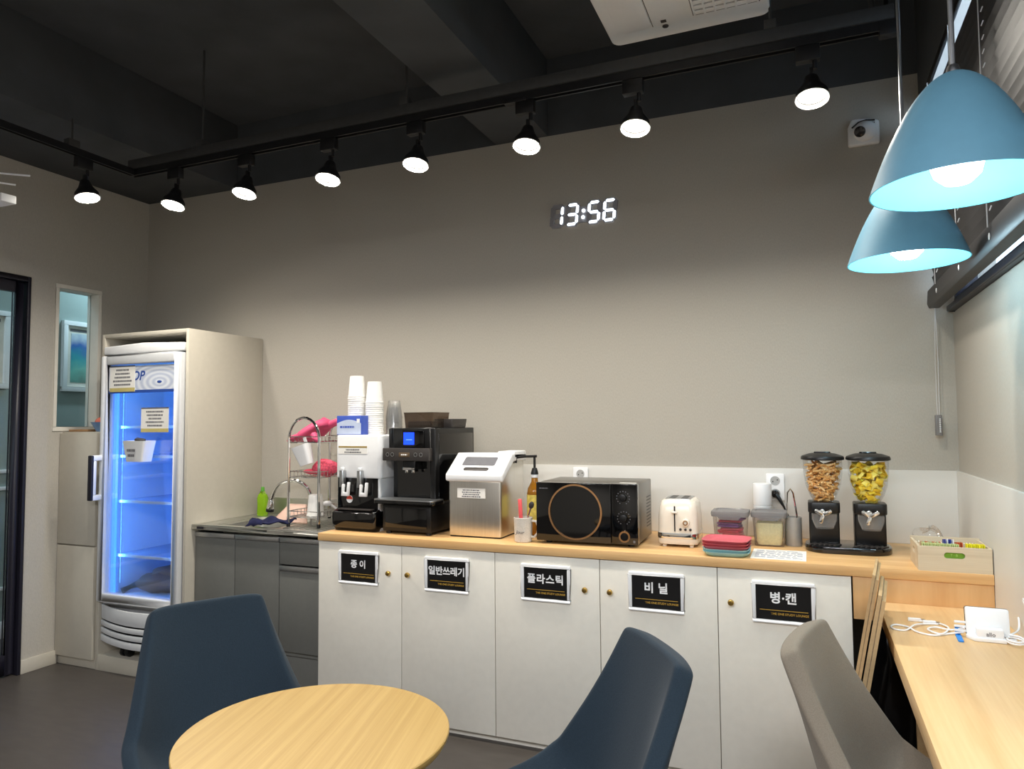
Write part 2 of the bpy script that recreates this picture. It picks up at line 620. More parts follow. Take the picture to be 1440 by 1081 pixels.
# venetian blind
bd = thing('venetian_blind', 'charcoal venetian blind hanging closed over the window', 'blind', (-.075, 0, 1.815))
BY0, BY1 = -.055, -3.05
box('head_rail', m_rail, bd, -.024, -.014, BY1, BY0 + .02, .845, .874, .001)
sl = None
for k in range(18):
    z = .105 + k * .0395
    if sl is None:
        mb = MB()
        n = 4
        pr_ = [(-.0245 + .049 * i / n, .0022 * math.sin(PI * i / n)) for i in range(n + 1)]
        poly = pr_ + [(p, q + .0009) for p, q in reversed(pr_)]
        tl = math.radians(-80)
        poly = [(p * math.cos(tl) - q * math.sin(tl), p * math.sin(tl) + q * math.cos(tl)) for p, q in poly]
        mb.loft([[(x, y, zz) for x, zz in poly] for y in (BY0, BY1)])
        sl = mb.build('slat', m_slat, bd, loc=(0, 0, z))
    else:
        c = sl.copy()
        COL.objects.link(c)
        c.location = (0, 0, z)
rail = MB().prism([(x, z) for x, z in [(-.02, .0), (.02, .0), (.026, .02), (.022, .075), (-.022, .075), (-.026, .02)]], BY0, BY1, 'y') \
    .build('bottom_rail', m_slat, bd, .004)
for y in (-.302, -.742, -1.168, -1.6, -2.05, -2.5, -2.95):
    MB().ball((-.027, y, .035), .008, 12, (.3, 1, 1.25)).build('cord_plug', m_plast, rail)
    MB().tube([(-.030, y, .06), (-.030, y, .85)], .0016, 6).build('ladder_cord', m_cord, bd)
    rg = MB()
    for k in range(18):
        z = .105 + k * .0395
        rg.at((-.024, y - .012, z + .004), (0, .35, 0)).box(-.0015, .0015, -.002, .002, -.007, .007)
    rg.build('daylight_dashes', m_plast, bd)  # white chips stand in for daylight through the slats' cord holes
pc = thing('blind_pull_cord', 'thin pull cords with a clear plastic weight hanging in the corner', 'cord', (-.072, -.03, 1.29))
MB().tube([(.004, -.004, .60), (-.004, 0, .3), (-.003, 0, .085)], .0016, 6).tube([(.002, -.004, .60), (.007, 0, .3), (.004, 0, .085)], .0016, 6) \
    .build('cord', m_cord, pc)
MB().prism(rrect(.026, .018, .005), 0, .085).build('cord_weight', m_clid, pc, .002, label='clear grey cord weight')
mb = MB()
for k in range(8):
    mb.ball((.004, -.0095, .016 + k * .0075), .0033, 8)
mb.build('bead_chain', m_plast, pc)

# ================================================================ CEILING FITTINGS
ZR, YR, XRUN = 2.668, -.77, -3.81
tr = thing('lighting_track', 'black lighting track slung under a charcoal square pipe along two walls', 'track', (XRUN, YR, ZR))
LX = -.275 - XRUN
mb = MB()
mb.box(-.018, LX, -.018, .018, .012, .032).box(-.018, LX, -.018, -.010, 0, .012).box(-.018, LX, .010, .018, 0, .012)
mb.box(-.018, .018, -4.6, -.018, .012, .032).box(-.018, -.010, -4.6, -.018, 0, .012).box(.010, .018, -4.6, -.018, 0, .012)
mb.build('track_profile', m_rail, tr, smooth=False)
MB().box(-.025, LX + .01, -.025, .025, .034, .082).build('square_pipe', m_rail2, tr, .003)
MB().box(LX * .60, LX * .60 + .10, -.02, .02, -.004, .014).build('joiner', m_rail, tr, .002)
for x, y in ((.47, 0), (1.65, 0), (3.155, 0), (0, -.35), (0, -1.5), (0, -2.7), (0, -3.9)):
    z0, zt = (.08, ZS - ZR) if y == 0 else (.032, ZB - ZR)
    MB().tube([(x, y, z0), (x, y, zt)], .005, 8).build('hanger_rod', m_rail2, tr)
    box('hanger_clamp', m_rail2, tr, x - .02, x + .02, y - .028, y + .028, z0, z0 + .035, .002)

sp0 = None


def spot(x, y, tilt, rz, where):
    """track spot: origin at the underside of the track"""
    global sp0
    lab = 'lit track spotlight ' + where
    if sp0 is None:
        t = thing('track_spotlight', lab, 'spotlight', (x, y, ZR), rz, 'track spotlights')
        box('adapter', m_rail, t, -.05, .03, -.017, .017, -.055, 0, .003)
        MB().cyl((.012, 0, -.085), .008, .032).build('stem', m_rail, t)
        MB().box(-.006, .006, -.012, .012, -.125, -.08).build('yoke', m_rail, t, .003)
        h = MB()
        R = Matrix.Translation((0, 0, -.115)) @ Matrix.Rotation(tilt, 4, 'X')
        h.m = R
        h.lathe([(.002, .004), (.022, .002), (.028, -.018), (.034, -.034), (.053, -.062), (.055, -.085), (.0515, -.085),
                 (.050, -.066), (.002, -.060)], n=32)
        h.build('housing', m_rail, t)
        g = MB()
        g.m = R
        g.lathe([(.0001, -.0665), (.03, -.069), (.0475, -.0685), (.0475, -.066), (.0001, -.0635)], n=32)
        g.build('bulb_face', m_lamp, t)
        rg = MB()
        rg.m = R
        rg.lathe([(.0515, -.0855), (.0545, -.0875), (.0575, -.0855), (.0545, -.0835)], n=36)
        rg.v, rg.f = rg.v, rg.f
        rg.build('rim_ring', m_plast, t)
        l = area('spot_light', (0, 0, 0), .09, SPOT_W, WARM, spread=math.radians(SPREAD), parent=t)
        p = R @ Vector((0, 0, -.072))
        l.location = p
        l.rotation_euler = (tilt, 0, 0)
        sp0 = t
        return t
    return dup(sp0, (x, y, ZR), (0, 0, rz), lab)


SPREAD = 172
TILT = -.25
spot(-3.512, YR, TILT, 0, 'nearest the track corner on the run along the grey wall')
spot(-3.049, YR, TILT, 0, 'above the gap between fridge cabinet and sink')
spot(-2.561, YR, TILT, 0, 'above the water dispenser')
spot(-2.102, YR, TILT, 0, 'above the coffee machine and ice bin')
spot(-1.589, YR, TILT, 0, 'over the microwave, close to the wall clock')
spot(-1.145, YR, TILT, 0, 'over the toaster, between the wall clock and the security camera')
spot(-.525, YR, TILT, 0, 'beside the white security camera')
spot(XRUN, -1.049, TILT, PI / 2, 'on the short side run in front of the glass door')

# conduit near the end of the track
cd = thing('flexible_conduit', 'black flexible conduit dropping from the ceiling to the end of the track', 'conduit', (-.30, -.70, ZS))
MB().tube([(-.06, .12, 0), (-.065, .05, -.2), (-.03, .0, -.38), (-.02, -.03, -.50), (.0, -.06, -.545)], .011, 8).build('hose', m_rail2, cd)
MB().tube([(.05, .1, 0), (.035, .03, -.25), (.02, -.02, -.45), (.012, -.06, -.545)], .008, 8).build('cable', m_rail, cd)
MB().box(-.01, .045, -.09, -.05, -.60, -.55).build('end_feed', m_rail, cd, .003)

# linear lights behind the camera
for i, (x, y) in enumerate(((-2.1, -4.6), (-.72, -3.9))):
    t = thing('linear_ceiling_light', 'long white linear light hanging from the black ceiling', 'ceiling light', (x, y, 2.62),
              0, 'linear lights over the seating area')
    box('housing', m_plast, t, -.6, .6, -.035, .035, .012, .07, .004)
    box('diffuser', m_bulb, t, -.595, .595, -.03, .03, .004, .012)
    for sx in (-.5, .5):
        MB().tube([(sx, 0, .07), (sx, 0, ZS - 2.62)], .002, 6).build('wire', m_alu, t)
    area('linear_light', (0, 0, -.003), 1.18, ROOM_W[i], ((1.0, .97, .98), (.92, .94, 1.0))[i], shape='RECTANGLE', size_y=.06, parent=t)

# air conditioner cassette
ac = thing('air_conditioner', 'white ceiling cassette air conditioner with slatted intake grille', 'air conditioner', (-.946, -.73, ZB))
box('casing', m_rail2, ac, -.25, .25, -.92, -.06, .035, ZS - ZB)
MB().prism(rrect(.582, 1.0, .035, 6, 0, -.5), -.004, .035).build('panel', m_plast, ac, .006, 3)
MB().prism(rrect(.125, .80, .04, 6, -.185, -.485), -.010, -.002).build('outlet_flap', m_plast, ac, .003)
MB().box(-.121, -.1185, -.86, -.085, -.0045, -.003).build('flap_groove', m_dgrey, ac)
gr = MB().box(.03, .262, -.90, -.105, -.006, -.003).build('grille_bed', m_ink, ac)
for k in range(24):
    box('grille_slat', m_plast, ac, .034, .258, -.138 - k * .032, -.115 - k * .032, -.011, -.004, .002)
for k in range(7):
    box('grille_bar', m_plast, ac, .034 + k * .0363, .0405 + k * .0363, -.90, -.108, -.0125, -.005, .001)
MB().ball((-.075, -.075, -.005), .012, 12, (1, 1, .5)).build('sensor', m_dgrey, ac)
box('indicator', m_dgrey, ac, -.086, -.066, -.118, -.102, -.006, -.003)

# pendants over the desk


def pendant(x, y, label):
    t = thing('pendant_lamp', label, 'pendant lamp', (x, y, 1.832), group='teal pendant lamps over the desk')
    prof = []
    for i in range(19):
        s = i / 18
        # bell: round crown running out into nearly straight flanks
        r = .165 * s
        z = .245 * (1 - s ** 1.95)
        prof.append((max(r, .004), z))
    MB().lathe(prof, n=48).build('shade', m_teal, t, ang=60)
    MB().lathe([(max(.002, r - .004), z - .003) for r, z in prof[:-1]] + [(.162, 0), (.165, 0)], n=48).build('shade_lining', m_tealin, t, ang=60)
    MB().cyl((0, 0, .238), .016, .022, r2=.010).build('cap', m_alu, t, .002)
    MB().tube([(0, 0, .255), (0, 0, ZS - 1.832)], .0055, 10).build('rod', m_alu, t)
    MB().cyl((0, 0, .10), .02, .1).build('lamp_holder', m_plast, t)
    MB().lathe([(.001, .006), (.025, .011), (.043, .028), (.05, .052), (.044, .076), (.024, .10), (.018, .12)], n=28).build('bulb', m_bulb, t, ang=80)
    l = bpy.data.lights.new('pendant_light', 'POINT')
    l.energy = PEND_W
    l.color = COOL
    l.shadow_soft_size = .05
    lo = bpy.data.objects.new('pendant_light', l)
    COL.objects.link(lo)
    lo.parent = t
    lo.location = (0, 0, -.012)
    return t


pendant(-.270, -1.735, 'teal bell pendant hanging above the middle of the desk')
pendant(-.279, -1.0, 'teal bell pendant above the desk end beside the back wall')

# thin-armed white hanging light (mostly out of the frame)
hl = thing('hanging_light', 'white hanging light with thin rods and a block end by the glass door', 'hanging light', (-4.02, -1.62, 2.40))
MB().cyl((0, 0, -.02), .04, .10).build('hub', m_plast, hl, .004)
for a, b in (((-.03, -.02, .07), (.34, .22, .051)), ((-.02, -.03, .05), (.246, .22, .023))):
    MB().tube([a, b], .004, 6).build('rod', m_plast, hl)
MB().box(-.05, .232, .17, .235, -.058, -.022).build('light_block', m_plast, hl, .003)
MB().tube([(0, 0, .08), (0, 0, ZB - 2.40)], .004, 6).build('stem', m_alu, hl)

# ================================================================ FRIDGE CORNER
YC = -.565
en = thing('fridge_surround', 'tall cream open cabinet boxing in the display fridge', 'cabinet', (-3.96, 0, 0))
box('side_panel', m_cream, en, .31, .33, YC, -.002, 0, 1.88, .001)
box('side_panel', m_cream, en, -.33, -.31, YC, -.002, 0, 1.88, .001)
box('top_panel', m_cream, en, -.31, .31, YC, -.002, 1.86, 1.88, .001)
box('back_panel', m_cream, en, -.31, .31, -.012, -.002, .085, 1.86)
box('plinth', m_cream, en, -.31, .31, YC, -.002, 0, .085, .001)
lid = tag(box('loose_board', m_dgrey, None, -.26, .02, -.45, -.2, 0, .012, .002), 'thin dark board lying on top of the fridge surround', 'board')
lid.location = (-3.92, 0, 1.88)

nc = thing('narrow_cabinet', 'narrow two-door cream cabinet between the fridge and the side wall', 'cabinet', (-4.45, 0, 0))
box('carcass', m_cream, nc, -.158, .159, YC + .005, -.002, 0, 1.326, .001)
box('door', m_cream, nc, -.156, .150, YC - .015, YC + .003, .684, 1.318, .002)
box('door', m_cream, nc, -.156, .150, YC - .015, YC + .003, .052, .676, .002)
bw = thing('bowl', 'small blue bowl with an orange cloth in it, on the narrow cabinet', 'bowl', (-4.358, -.50, 1.326))
m_bbowl = mat('blue_bowl', (118, 150, 190), 0.4, var=0.04)
MB().lathe([(.001, 0), (.03, 0), (.034, .006), (.062, .055), (.058, .055), (.03, .010), (.001, .008)]).build('bowl_body', m_bbowl, bw)
m_orange = mat('orange_cloth', (222, 120, 98), 0.8, var=0.1)
MB().ball((0, 0, .052), .045, 12, (1, .9, .75)).build('cloth', m_orange, bw)
wt = MB().prism(rrect(.16, .10, .01), 0, .014).build('wooden_tray', wood('tray_wood', (140, 104, 66), (168, 130, 88)), None, .003, loc=(-4.50, -.50, 1.326))
tag(wt, 'small thin brown wooden tray lying on the narrow cabinet', 'tray')

# display fridge
fr = thing('display_fridge', 'glass-door display fridge glowing blue inside the cream surround', 'fridge', (-3.96, 0, .085))
FZ = .085
m_fin = mat('fridge_liner', (206, 224, 246), 0.5, var=0.02)
m_fled = mat('fridge_led_strip', (120, 180, 255), 0.5, emit=(60, 140, 255), es=2.2)
W = .303
def F(z):
    return z - FZ
mb = MB()
mb.box(-W, -W + .03, -.545, -.03, F(.40), F(1.755)).box(W - .03, W, -.545, -.03, F(.40), F(1.755))
mb.box(-W + .03, W - .03, -.06, -.03, F(.40), F(1.755)).box(-W, W, -.545, -.03, F(.36), F(.40))
mb.box(-W, W, -.545, -.03, F(1.70), F(1.755))
mb.box(-W, W, -.50, -.03, F(.135), F(.36))
mb.build('body', m_gplast, fr, .002)
mb = MB()
mb.box(-W + .03, -W + .033, -.54, -.063, F(.403), F(1.70)).box(W - .033, W - .03, -.54, -.063, F(.403), F(1.70))
mb.box(-W + .033, W - .033, -.063, -.06, F(.403), F(1.70)).box(-W + .033, W - .033, -.54, -.063, F(.40), F(.403))
liner = mb.build('liner', m_fin, fr, smooth=False)
for k in range(26):
    z = F(.48) + k * .045
    box('liner_rib', m_fin, liner, -.262, .262, -.0665, -.063, z, z + .012)
for x in (-.18, .16):
    box('shelf_rail', m_ink, fr, x - .009, x + .009, -.069, -.0635, F(.55), F(1.62))
for s in (-1, 1):
    box('light_strip', m_fled, fr, s * .250 - .011, s * .250 + .011, -.535, -.520, F(.42), F(1.66))
    area('fridge_light', (s * .232, -.515, F(1.05)), 1.15, 2.9, (.09, .38, 1.0), rot=(PI / 2, 0, -s * 1.0), shape='RECTANGLE', size_y=.02, parent=fr)
    bpy.context.view_layer.update()
for l in [o for o in fr.children if o.type == 'LIGHT']:
    s = 1 if l.location.x > 0 else -1
    d = Vector((-s * .75, .66, 0))
    l.rotation_euler = d.to_track_quat('-Z', 'X').to_euler()
m_wire = mat('white_coated_wire', (214, 226, 240), 0.4, var=0.01)
for z in (1.355, 1.19, .935, .632):
    sh = box('shelf', clear('shelf_glass_%d' % int(z * 1000), (200, 225, 255), .2, .1, .35, (206, 228, 255)), fr, -.262, .262, -.50, -.075, F(z) - .004, F(z), .001)
    box('shelf_edge', m_wire, sh, -.262, .262, -.506, -.50, F(z) - .012, F(z) + .003, .001)
MB().prism([(-W, F(1.762)), (W, F(1.762)), (W, F(1.806)), (0, F(1.818)), (-W, F(1.806))], -.575, -.03, 'y').build('top_header', m_plast, fr, .006, 3)
DY0, DY1 = -.592, -.548
dr = MB()
dr.box(-W, -W + .046, DY0, DY1, F(.385), F(1.752)).box(W - .046, W, DY0, DY1, F(.385), F(1.752))
dr.box(-W + .046, W - .046, DY0, DY1, F(.385), F(.432)).box(-W + .046, W - .046, DY0, DY1, F(1.70), F(1.752))
door = dr.build('door', m_gplast, fr, .007, 3)
MB().box(-W + .003, -W + .02, DY1, -.545, F(.39), F(1.75)).box(W - .02, W - .003, DY1, -.545, F(.39), F(1.75)).build('door_seal', m_dgrey, fr)
box('pane', m_glass, door, -W + .044, W - .044, -.575, -.567, F(.43), F(1.702))
# header film with a water ripple
m_ban = bpy.data.materials.new('water_ripple_print')
m_ban.use_nodes = True
nt = m_ban.node_tree
tc, mp, wv, rp = (nt.nodes.new(n) for n in ('ShaderNodeTexCoord', 'ShaderNodeMapping', 'ShaderNodeTexWave', 'ShaderNodeValToRGB'))
mp.inputs['Location'].default_value = (-.135, 0, -2.1 * (1.597 - FZ))
mp.inputs['Scale'].default_value = (1, 1, 2.1)
wv.wave_type = 'RINGS'
wv.rings_direction = 'Y'
wv.inputs['Scale'].default_value = 7.0
wv.inputs['Distortion'].default_value = .6
el = rp.color_ramp.elements
el[0].color, el[1].color = lin((190, 199, 220)), lin((228, 233, 242))
nt.links.new(tc.outputs['Object'], mp.inputs[0])
nt.links.new(mp.outputs[0], wv.inputs['Vector'])
nt.links.new(wv.outputs['Fac'], rp.inputs[0])
nt.links.new(rp.outputs[0], nt.nodes['Principled BSDF'].inputs['Base Color'])
bn = box('header_film', m_ban, door, -W + .05, W - .05, -.5785, -.5755, F(1.555), F(1.690))
m_bluep = mat('blue_print', (44, 78, 158), 0.5, var=0.03)
box('film_stripe', m_bluep, bn, -W + .05, W - .05, -.5792, -.5785, F(1.540), F(1.556))
MB().ball((.135, -.579, F(1.597)), .018, 12, (1, .05, .4)).build('ripple_centre', m_bluep, bn)
text('TOP', .072, m_bluep, bn, (-.052, -.5788, F(1.632)), bold=.02, shear=.25, align='CENTER')
hd = MB().box(-.30, -.274, -.648, -.59, F(.945), F(.975)).box(-.30, -.274, -.648, -.59, F(1.165), F(1.195)) \
    .box(-.30, -.274, -.645, -.625, F(.975), F(1.165)).build('handle', m_plast, door, .005)
box('handle_grip', m_navy, hd, -.303, -.271, -.660, -.644, F(.945), F(1.195), .005)
# louvred kick panel with bowed slats
def bowed(z0, z1, yo):
    n = 10
    f, bk = [], []
    rings = []
    for i in range(n + 1):
        s = -1 + 2 * i / n
        x = W * s
        y = -.555 - .045 * (1 - s * s) + yo
        dz = -.012 * (1 - s * s)
        rings.append([(x, y, F(z0) + dz), (x, y + .012, F(z0) + dz), (x, y + .012, F(z1) + dz), (x, y, F(z1) + dz)])
    return MB().loft(rings)
bowed(.285, .362, 0).build('kick_panel', m_gplast, fr, .003)
for z in (.248, .209, .163):
    bowed(z, z + (.028 if z > .17 else .036), -.002).build('louvre', m_gplast, fr, .003)
bowed(.165, .30, .02).build('louvre_void', m_blackp, fr)
for x in (-.13, .2):
    for y in (-.525, -.12):
        c = MB().cyl((x - .03, y, .026), .026, .022, 'x').cyl((x + .008, y, .026), .026, .022, 'x').box(x - .012, x + .012, y - .018, y + .018, .02, .075).build('castor', m_blackp, fr, .002)

def notice(name, label, loc, w, h, rows, seed, band=True, rz=0, head=True, parent=None, thick=.0015):
    t = thing(name, label, 'notice', loc, rz)
    box('sheet', m_paperw, t, -w / 2, w / 2, -thick, 0, 0, h)
    if band:
        box('gold_band', mat('pale_gold_band', (196, 182, 116), .6), t, -w / 2, w / 2, -thick - .0005, -thick, 0, h * .15)
        box('top_band', m_ink, t, -w / 2, w / 2, -thick - .0005, -thick, h * .95, h)
    lines('print', m_ink, t, -w * .38, w * .38, h * .2, h * .9, rows, -thick, seed)
    return t

notice('paper_notice', 'white notice with gold foot band taped over the fridge header', (-4.105, -.5797, 1.548), .195, .146, 5, 3)
notice('paper_notice', 'white notice with gold foot band taped in the middle of the fridge door', (-3.855, -.577, 1.322), .205, .135, 5, 5)
bx = thing('door_caddy', 'small white open box stuck on the fridge glass', 'box', (-3.915, -.577, 1.165))
mb = MB()
secs = [(.12, .07, 0), (.165, .085, .112)]
o_, i_ = [], []
mb.loft([[(x * 1, y - .045, z) for x, y in rrect(w, d, .012)] for w, d, z in secs] +
        [[(x, y - .045, .112) for x, y in rrect(.155, .075, .010)], [(x, y - .045, .01) for x, y in rrect(.112, .062, .010)]])
mb.build('caddy_body', m_plast, bx)
lines('print', m_ink, bx, -.05, .03, .02, .075, 2, -.088, 9)
MB().at((.01, -.05, .085), (.3, .2, .4)).prism(rrect(.05, .03, .006), 0, .04).build('dark_pouch', m_dgrey, bx, .003)

# grey bag at the bottom of the fridge
m_bag = clear('grey_poly_bag', (170, 165, 165), .15, .25, .85, (140, 116, 104))
bg = thing('plastic_bag', 'crumpled grey plastic bag of bottles on the fridge floor', 'bag', (-4.02, -.36, .404), .25)
def lump(mb, c, sx, sy, sz, amp, seed, nu=18, nv=12):
    rnd = random.Random(seed)
    ph = [rnd.uniform(0, 6.28) for _ in range(6)]
    rings = []
    for j in range(nv + 1):
        t = PI * j / nv
        ring = []
        for i in range(nu):
            a = 2 * PI * i / nu
            k = 1 + amp * (math.sin(3 * a + ph[0] + 2 * t) + math.sin(5 * a + ph[1] - 3 * t) * .7 + math.sin(4 * t + ph[2] + a) * .6) / 2
            st = max(.02, math.sin(t))
            ring.append((c[0] + sx * k * st * math.cos(a), c[1] + sy * k * st * math.sin(a), c[2] + max(-sz, sz * k * -math.cos(t))))
        rings.append(ring)
    return mb.loft(rings)
lump(MB(), (0, 0, .055), .15, .085, .055, .16, 4).build('bag_bulk', m_bag, bg)
lump(MB(), (.03, .03, .10), .12, .06, .04, .18, 8).build('bag_fold', m_bag, bg)
MB().tube([(-.14, -.01, .05), (-.19, -.02, .03), (-.22, -.05, .012)], [.02, .012, .018], 8).build('bag_knot', m_dgrey, bg)
bt = thing('water_bottle', 'small dark bottle with a white cap lying beside the bag in the fridge', 'bottle', (-3.80, -.43, .404), .3)
MB().cyl((0, 0, .032), .032, .10, 'x').build('bottle_body', m_dgrey, bt, .006)
MB().cyl((-.035, 0, .032), .02, .035, 'x').build('cap', m_plast, bt, .003)

# ================================================================ SINK
SX0, SX1, SY, SZ = -3.628, -2.752, -.53, .826
sk = thing('sink_cabinet', 'grey sink base cabinet with aluminium finger pulls', 'cabinet', (-3.19, 0, 0))
box('carcass', m_sgrey, sk, -.436, .436, SY + .045, -.002, .20, .62)
MB().box(-.436, -.42, SY + .045, -.002, .62, .80).box(.42, .436, SY + .045, -.002, .62, .80).build('cheek', m_sgrey, sk)
box('toe_shade_block', m_toe, sk, -.436, .436, SY + .07, -.01, .19, .235)  # dark-coloured block stands in for shade in the gap below the doors
box('plinth', m_sgrey, sk, -.436, .436, SY + .06, SY + .08, 0, .20, .001)
xs = [-.436, -.160, .130, .434]
for k in (0, 1):
    d = box('door', m_sgrey, sk, xs[k] + .002, xs[k + 1] - .002, SY + .025, SY + .044, .225, .762, .001)
    box('finger_pull', m_alu, d, xs[k] + .002, xs[k + 1] - .002, SY + .02, SY + .044, .764, .788, .002)
d = box('drawer', m_sgrey, sk, xs[2] + .002, xs[3] - .002, SY + .025, SY + .044, .655, .762, .001)
box('finger_pull', m_alu, d, xs[2] + .002, xs[3] - .002, SY + .02, SY + .044, .764, .788, .002)
d = box('door', m_sgrey, sk, xs[2] + .002, xs[3] - .002, SY + .025, SY + .044, .225, .620, .001)
box('finger_pull', m_alu, d, xs[2] + .002, xs[3] - .002, SY + .02, SY + .044, .622, .648, .002)

st = thing('kitchen_sink', 'stainless steel sink top with basin and drainer, left of the wooden worktop', 'sink', (-3.19, 0, SZ))
bx0, bx1, by0, by1 = -.33, .07, -.46, -.13
mb = MB()
x0, x1 = SX0 + 3.19, SX1 + 3.19
mb.box(x0, bx0, SY, 0 - .002, -.022, 0).box(bx1, x1, SY, -.002, -.022, 0)
mb.box(bx0, bx1, SY, by0, -.022, 0).box(bx0, bx1, by1, -.002, -.022, 0)
mb.box(x0, x1, -.014, -.002, 0, .10).box(x0, x1, SY, SY + .012, 0, .006)
mb.build('sheet_top', m_steelh, st, .002)
mb = MB()
mb.loft([[(x, y, z) for x, y in rrect(bx1 - bx0 - g, by1 - by0 - g, .04, 5, (bx0 + bx1) / 2, (by0 + by1) / 2)] for g, z in ((0, 0), (.02, -.01), (.035, -.165), (.08, -.18))], cap=False)
mb.build('basin', m_steelh, st)
MB().box(bx0 + .03, bx1 - .03, by0 + .03, by1 - .03, -.183, -.180).build('basin_floor', m_steelh, st)
MB().cyl((-.13, -.29, -.180), .045, .004).build('drain', m_chrome, st)
for k in range(9):
    box('drainer_rib', m_steelh, st, .11 + k * .035, .118 + k * .035, -.46, -.14, 0, .003, .001)
box('maker_badge', m_navy, st, -.40, -.355, SY - .001, SY, -.018, -.006)

fc = thing('faucet', 'chrome gooseneck faucet with a black spray tip behind the basin', 'faucet', (-3.185, -.10, SZ))
MB().cyl((0, 0, 0), .025, .03).build('base', m_chrome, fc, .004)
pts = [(0, 0, .03), (0, 0, .10)] + [(-.118 + .118 * math.cos(a), -.02 * (1 - math.cos(a)), .115 + .10 * math.sin(a)) for a in [PI * i / 14 for i in range(14)]]
pts += [(-.245, -.045, .10)]
MB().tube(pts, .011, 10).build('spout', m_chrome, fc)
MB().at((-.245, -.045, .105), (.0, .12, 0)).cyl((0, 0, -.055), .022, .055, r2=.015).build('spray_head', m_chrome, fc, .003)
MB().at((-.245, -.045, .105), (.0, .12, 0)).cyl((0, 0, -.072), .023, .018).build('spray_tip', m_blackp, fc, .003)
MB().tube([(.0, -.02, .045), (.02, -.05, .06), (.05, -.075, .075)], [.006, .006, .008], 8).build('lever', m_chrome, fc)

gb = thing('dish_soap_bottle', 'bright green dish soap bottle behind the sink basin', 'bottle', (-3.545, -.085, SZ))
m_green = mat('green_soap', (158, 208, 30), 0.15, var=0.03, trans=0.35, emit=(110, 190, 10), es=0.0)
MB().loft([[(x, y, z) for x, y in rrect(w, w * .62, .016)] for w, z in ((.058, 0), (.066, .01), (.062, .06), (.066, .10), (.056, .122), (.026, .136), (.022, .142))]).build('bottle_body', m_green, gb)
MB().cyl((0, 0, .142), .012, .026, r2=.009).build('cap', mat('green_cap', (96, 170, 60), .4), gb, .002)

bc = MB()
n, mm = 16, 8
rnd = random.Random(3)
rings = []
for i in range(n + 1):
    s = i / n
    ring = []
    for j in range(mm + 1):
        q = j / mm
        x = -.11 + .22 * s
        y = -.06 + .11 * q
        z = .010 + .018 * math.sin(5 * s + 3 * q) ** 2 + .022 * math.sin(7 * q + 2 * s) ** 2 * (1 - abs(2 * s - 1) * .4)
        if q < .25:
            z -= .02 * (1 - q / .25) * (1 if .15 < s < .5 else .3)
        ring.append((x + .01 * math.sin(9 * q), y + .012 * math.sin(8 * s), max(z, .002)))
    rings.append(ring)
bc.loft(rings, cap=False, closed=False)
bl_ = bc.build('dish_cloth', mat('navy_cloth', (12, 17, 58), .9, var=.25, scale=40), None, loc=(-3.17, -.445, SZ + .003), rz=.15, ang=80)
tag(bl_, 'crumpled navy dish cloth on the front rim of the sink', 'cloth')
sm = bl_.modifiers.new('thick', 'SOLIDIFY')
sm.thickness = .004
sm.offset = 1

# dish rack
rk = thing('dish_rack', 'chrome three-tier arched dish rack standing on the drainer', 'dish rack', (-2.985, -.24, SZ + .003))
RW, RY0, RY1 = .096, -.175, .17
for y in (RY0, RY1):
    pts = [(-RW, y, .0), (-RW, y, .455)] + [(-RW * math.cos(PI * i / 14), y, .455 + .108 * math.sin(PI * i / 14)) for i in range(1, 14)] + [(RW, y, .455), (RW, y, 0)]
    MB().tube(pts, .0075, 10).build('arch', m_chrome, rk)
    for s in (-1, 1):
        MB().cyl((s * RW, y, 0), .0095, .02).build('foot', m_blackp, rk)
for z, nm in ((.435, 'tier'), (.255, 'tier'), (.05, 'tier')):
    mb = MB()
    mb.tube([(-RW, RY0, z), (RW, RY0, z), (RW, RY1, z), (-RW, RY1, z)], .0035, 6, closed=True)
    mb.tube([(-RW, RY0, z + .03), (RW, RY0, z + .03), (RW, RY1, z + .03), (-RW, RY1, z + .03)], .0025, 6, closed=True)
    for k in range(12):
        y = RY0 + (RY1 - RY0) * (k + .5) / 12
        mb.tube([(-RW, y, z + .03), (-RW, y, z), (RW, y, z), (RW, y, z + .03)], .0018, 5)
    mb.build(nm, m_chrome, rk)
m_pink = mat('pink_rubber', (214, 82, 122), .55, var=.05)
gl = thing('rubber_glove', 'pink rubber gloves lying over the top tier of the dish rack', 'gloves', (-2.99, -.27, 1.272))
def sheetloft(P, th):
    return MB().loft([[(x, y, z), (x, y + d, z), (x, y + d, z + th), (x, y, z + th)] for x, y, z, d, th in P])
rings = []
for s, w, z, yc in ((0, .03, .012, 0), (.15, .07, .02, 0), (.35, .10, .03, .0), (.6, .12, .055, .01), (.8, .10, .085, .02), (1, .02, .09, .02)):
    x = -.155 + .20 * s
    rings.append([(x + (z * .1) + .0 * a, yc + w * .8 * math.cos(a), z + (.010 + .026 * math.sin(PI * s)) * math.sin(a) + .008 * math.cos(3 * a)) for a in [2 * PI * i / 14 for i in range(14)]])
MB().loft(rings).build('palm', m_pink, gl, ang=80)
MB().tube([(.0, .02, .09), (.05, .02, .085), (.10, .01, .10), (.14, 0, .112)], [.035, .022, .018, .006], 10).build('cuff', m_pink, gl, ang=80)
for dy in (-.055, -.02, .02):
    MB().tube([(-.10, dy, .025), (-.145, dy - .01, .012), (-.165, dy - .012, -.004)], [.016, .013, .007], 8).build('finger', m_pink, gl, ang=80)
MB().tube([(-.0, -.06, .03), (.03, -.075, .005), (.045, -.075, -.008)], [.02, .015, .006], 8).build('thumb', m_pink, gl, ang=80)

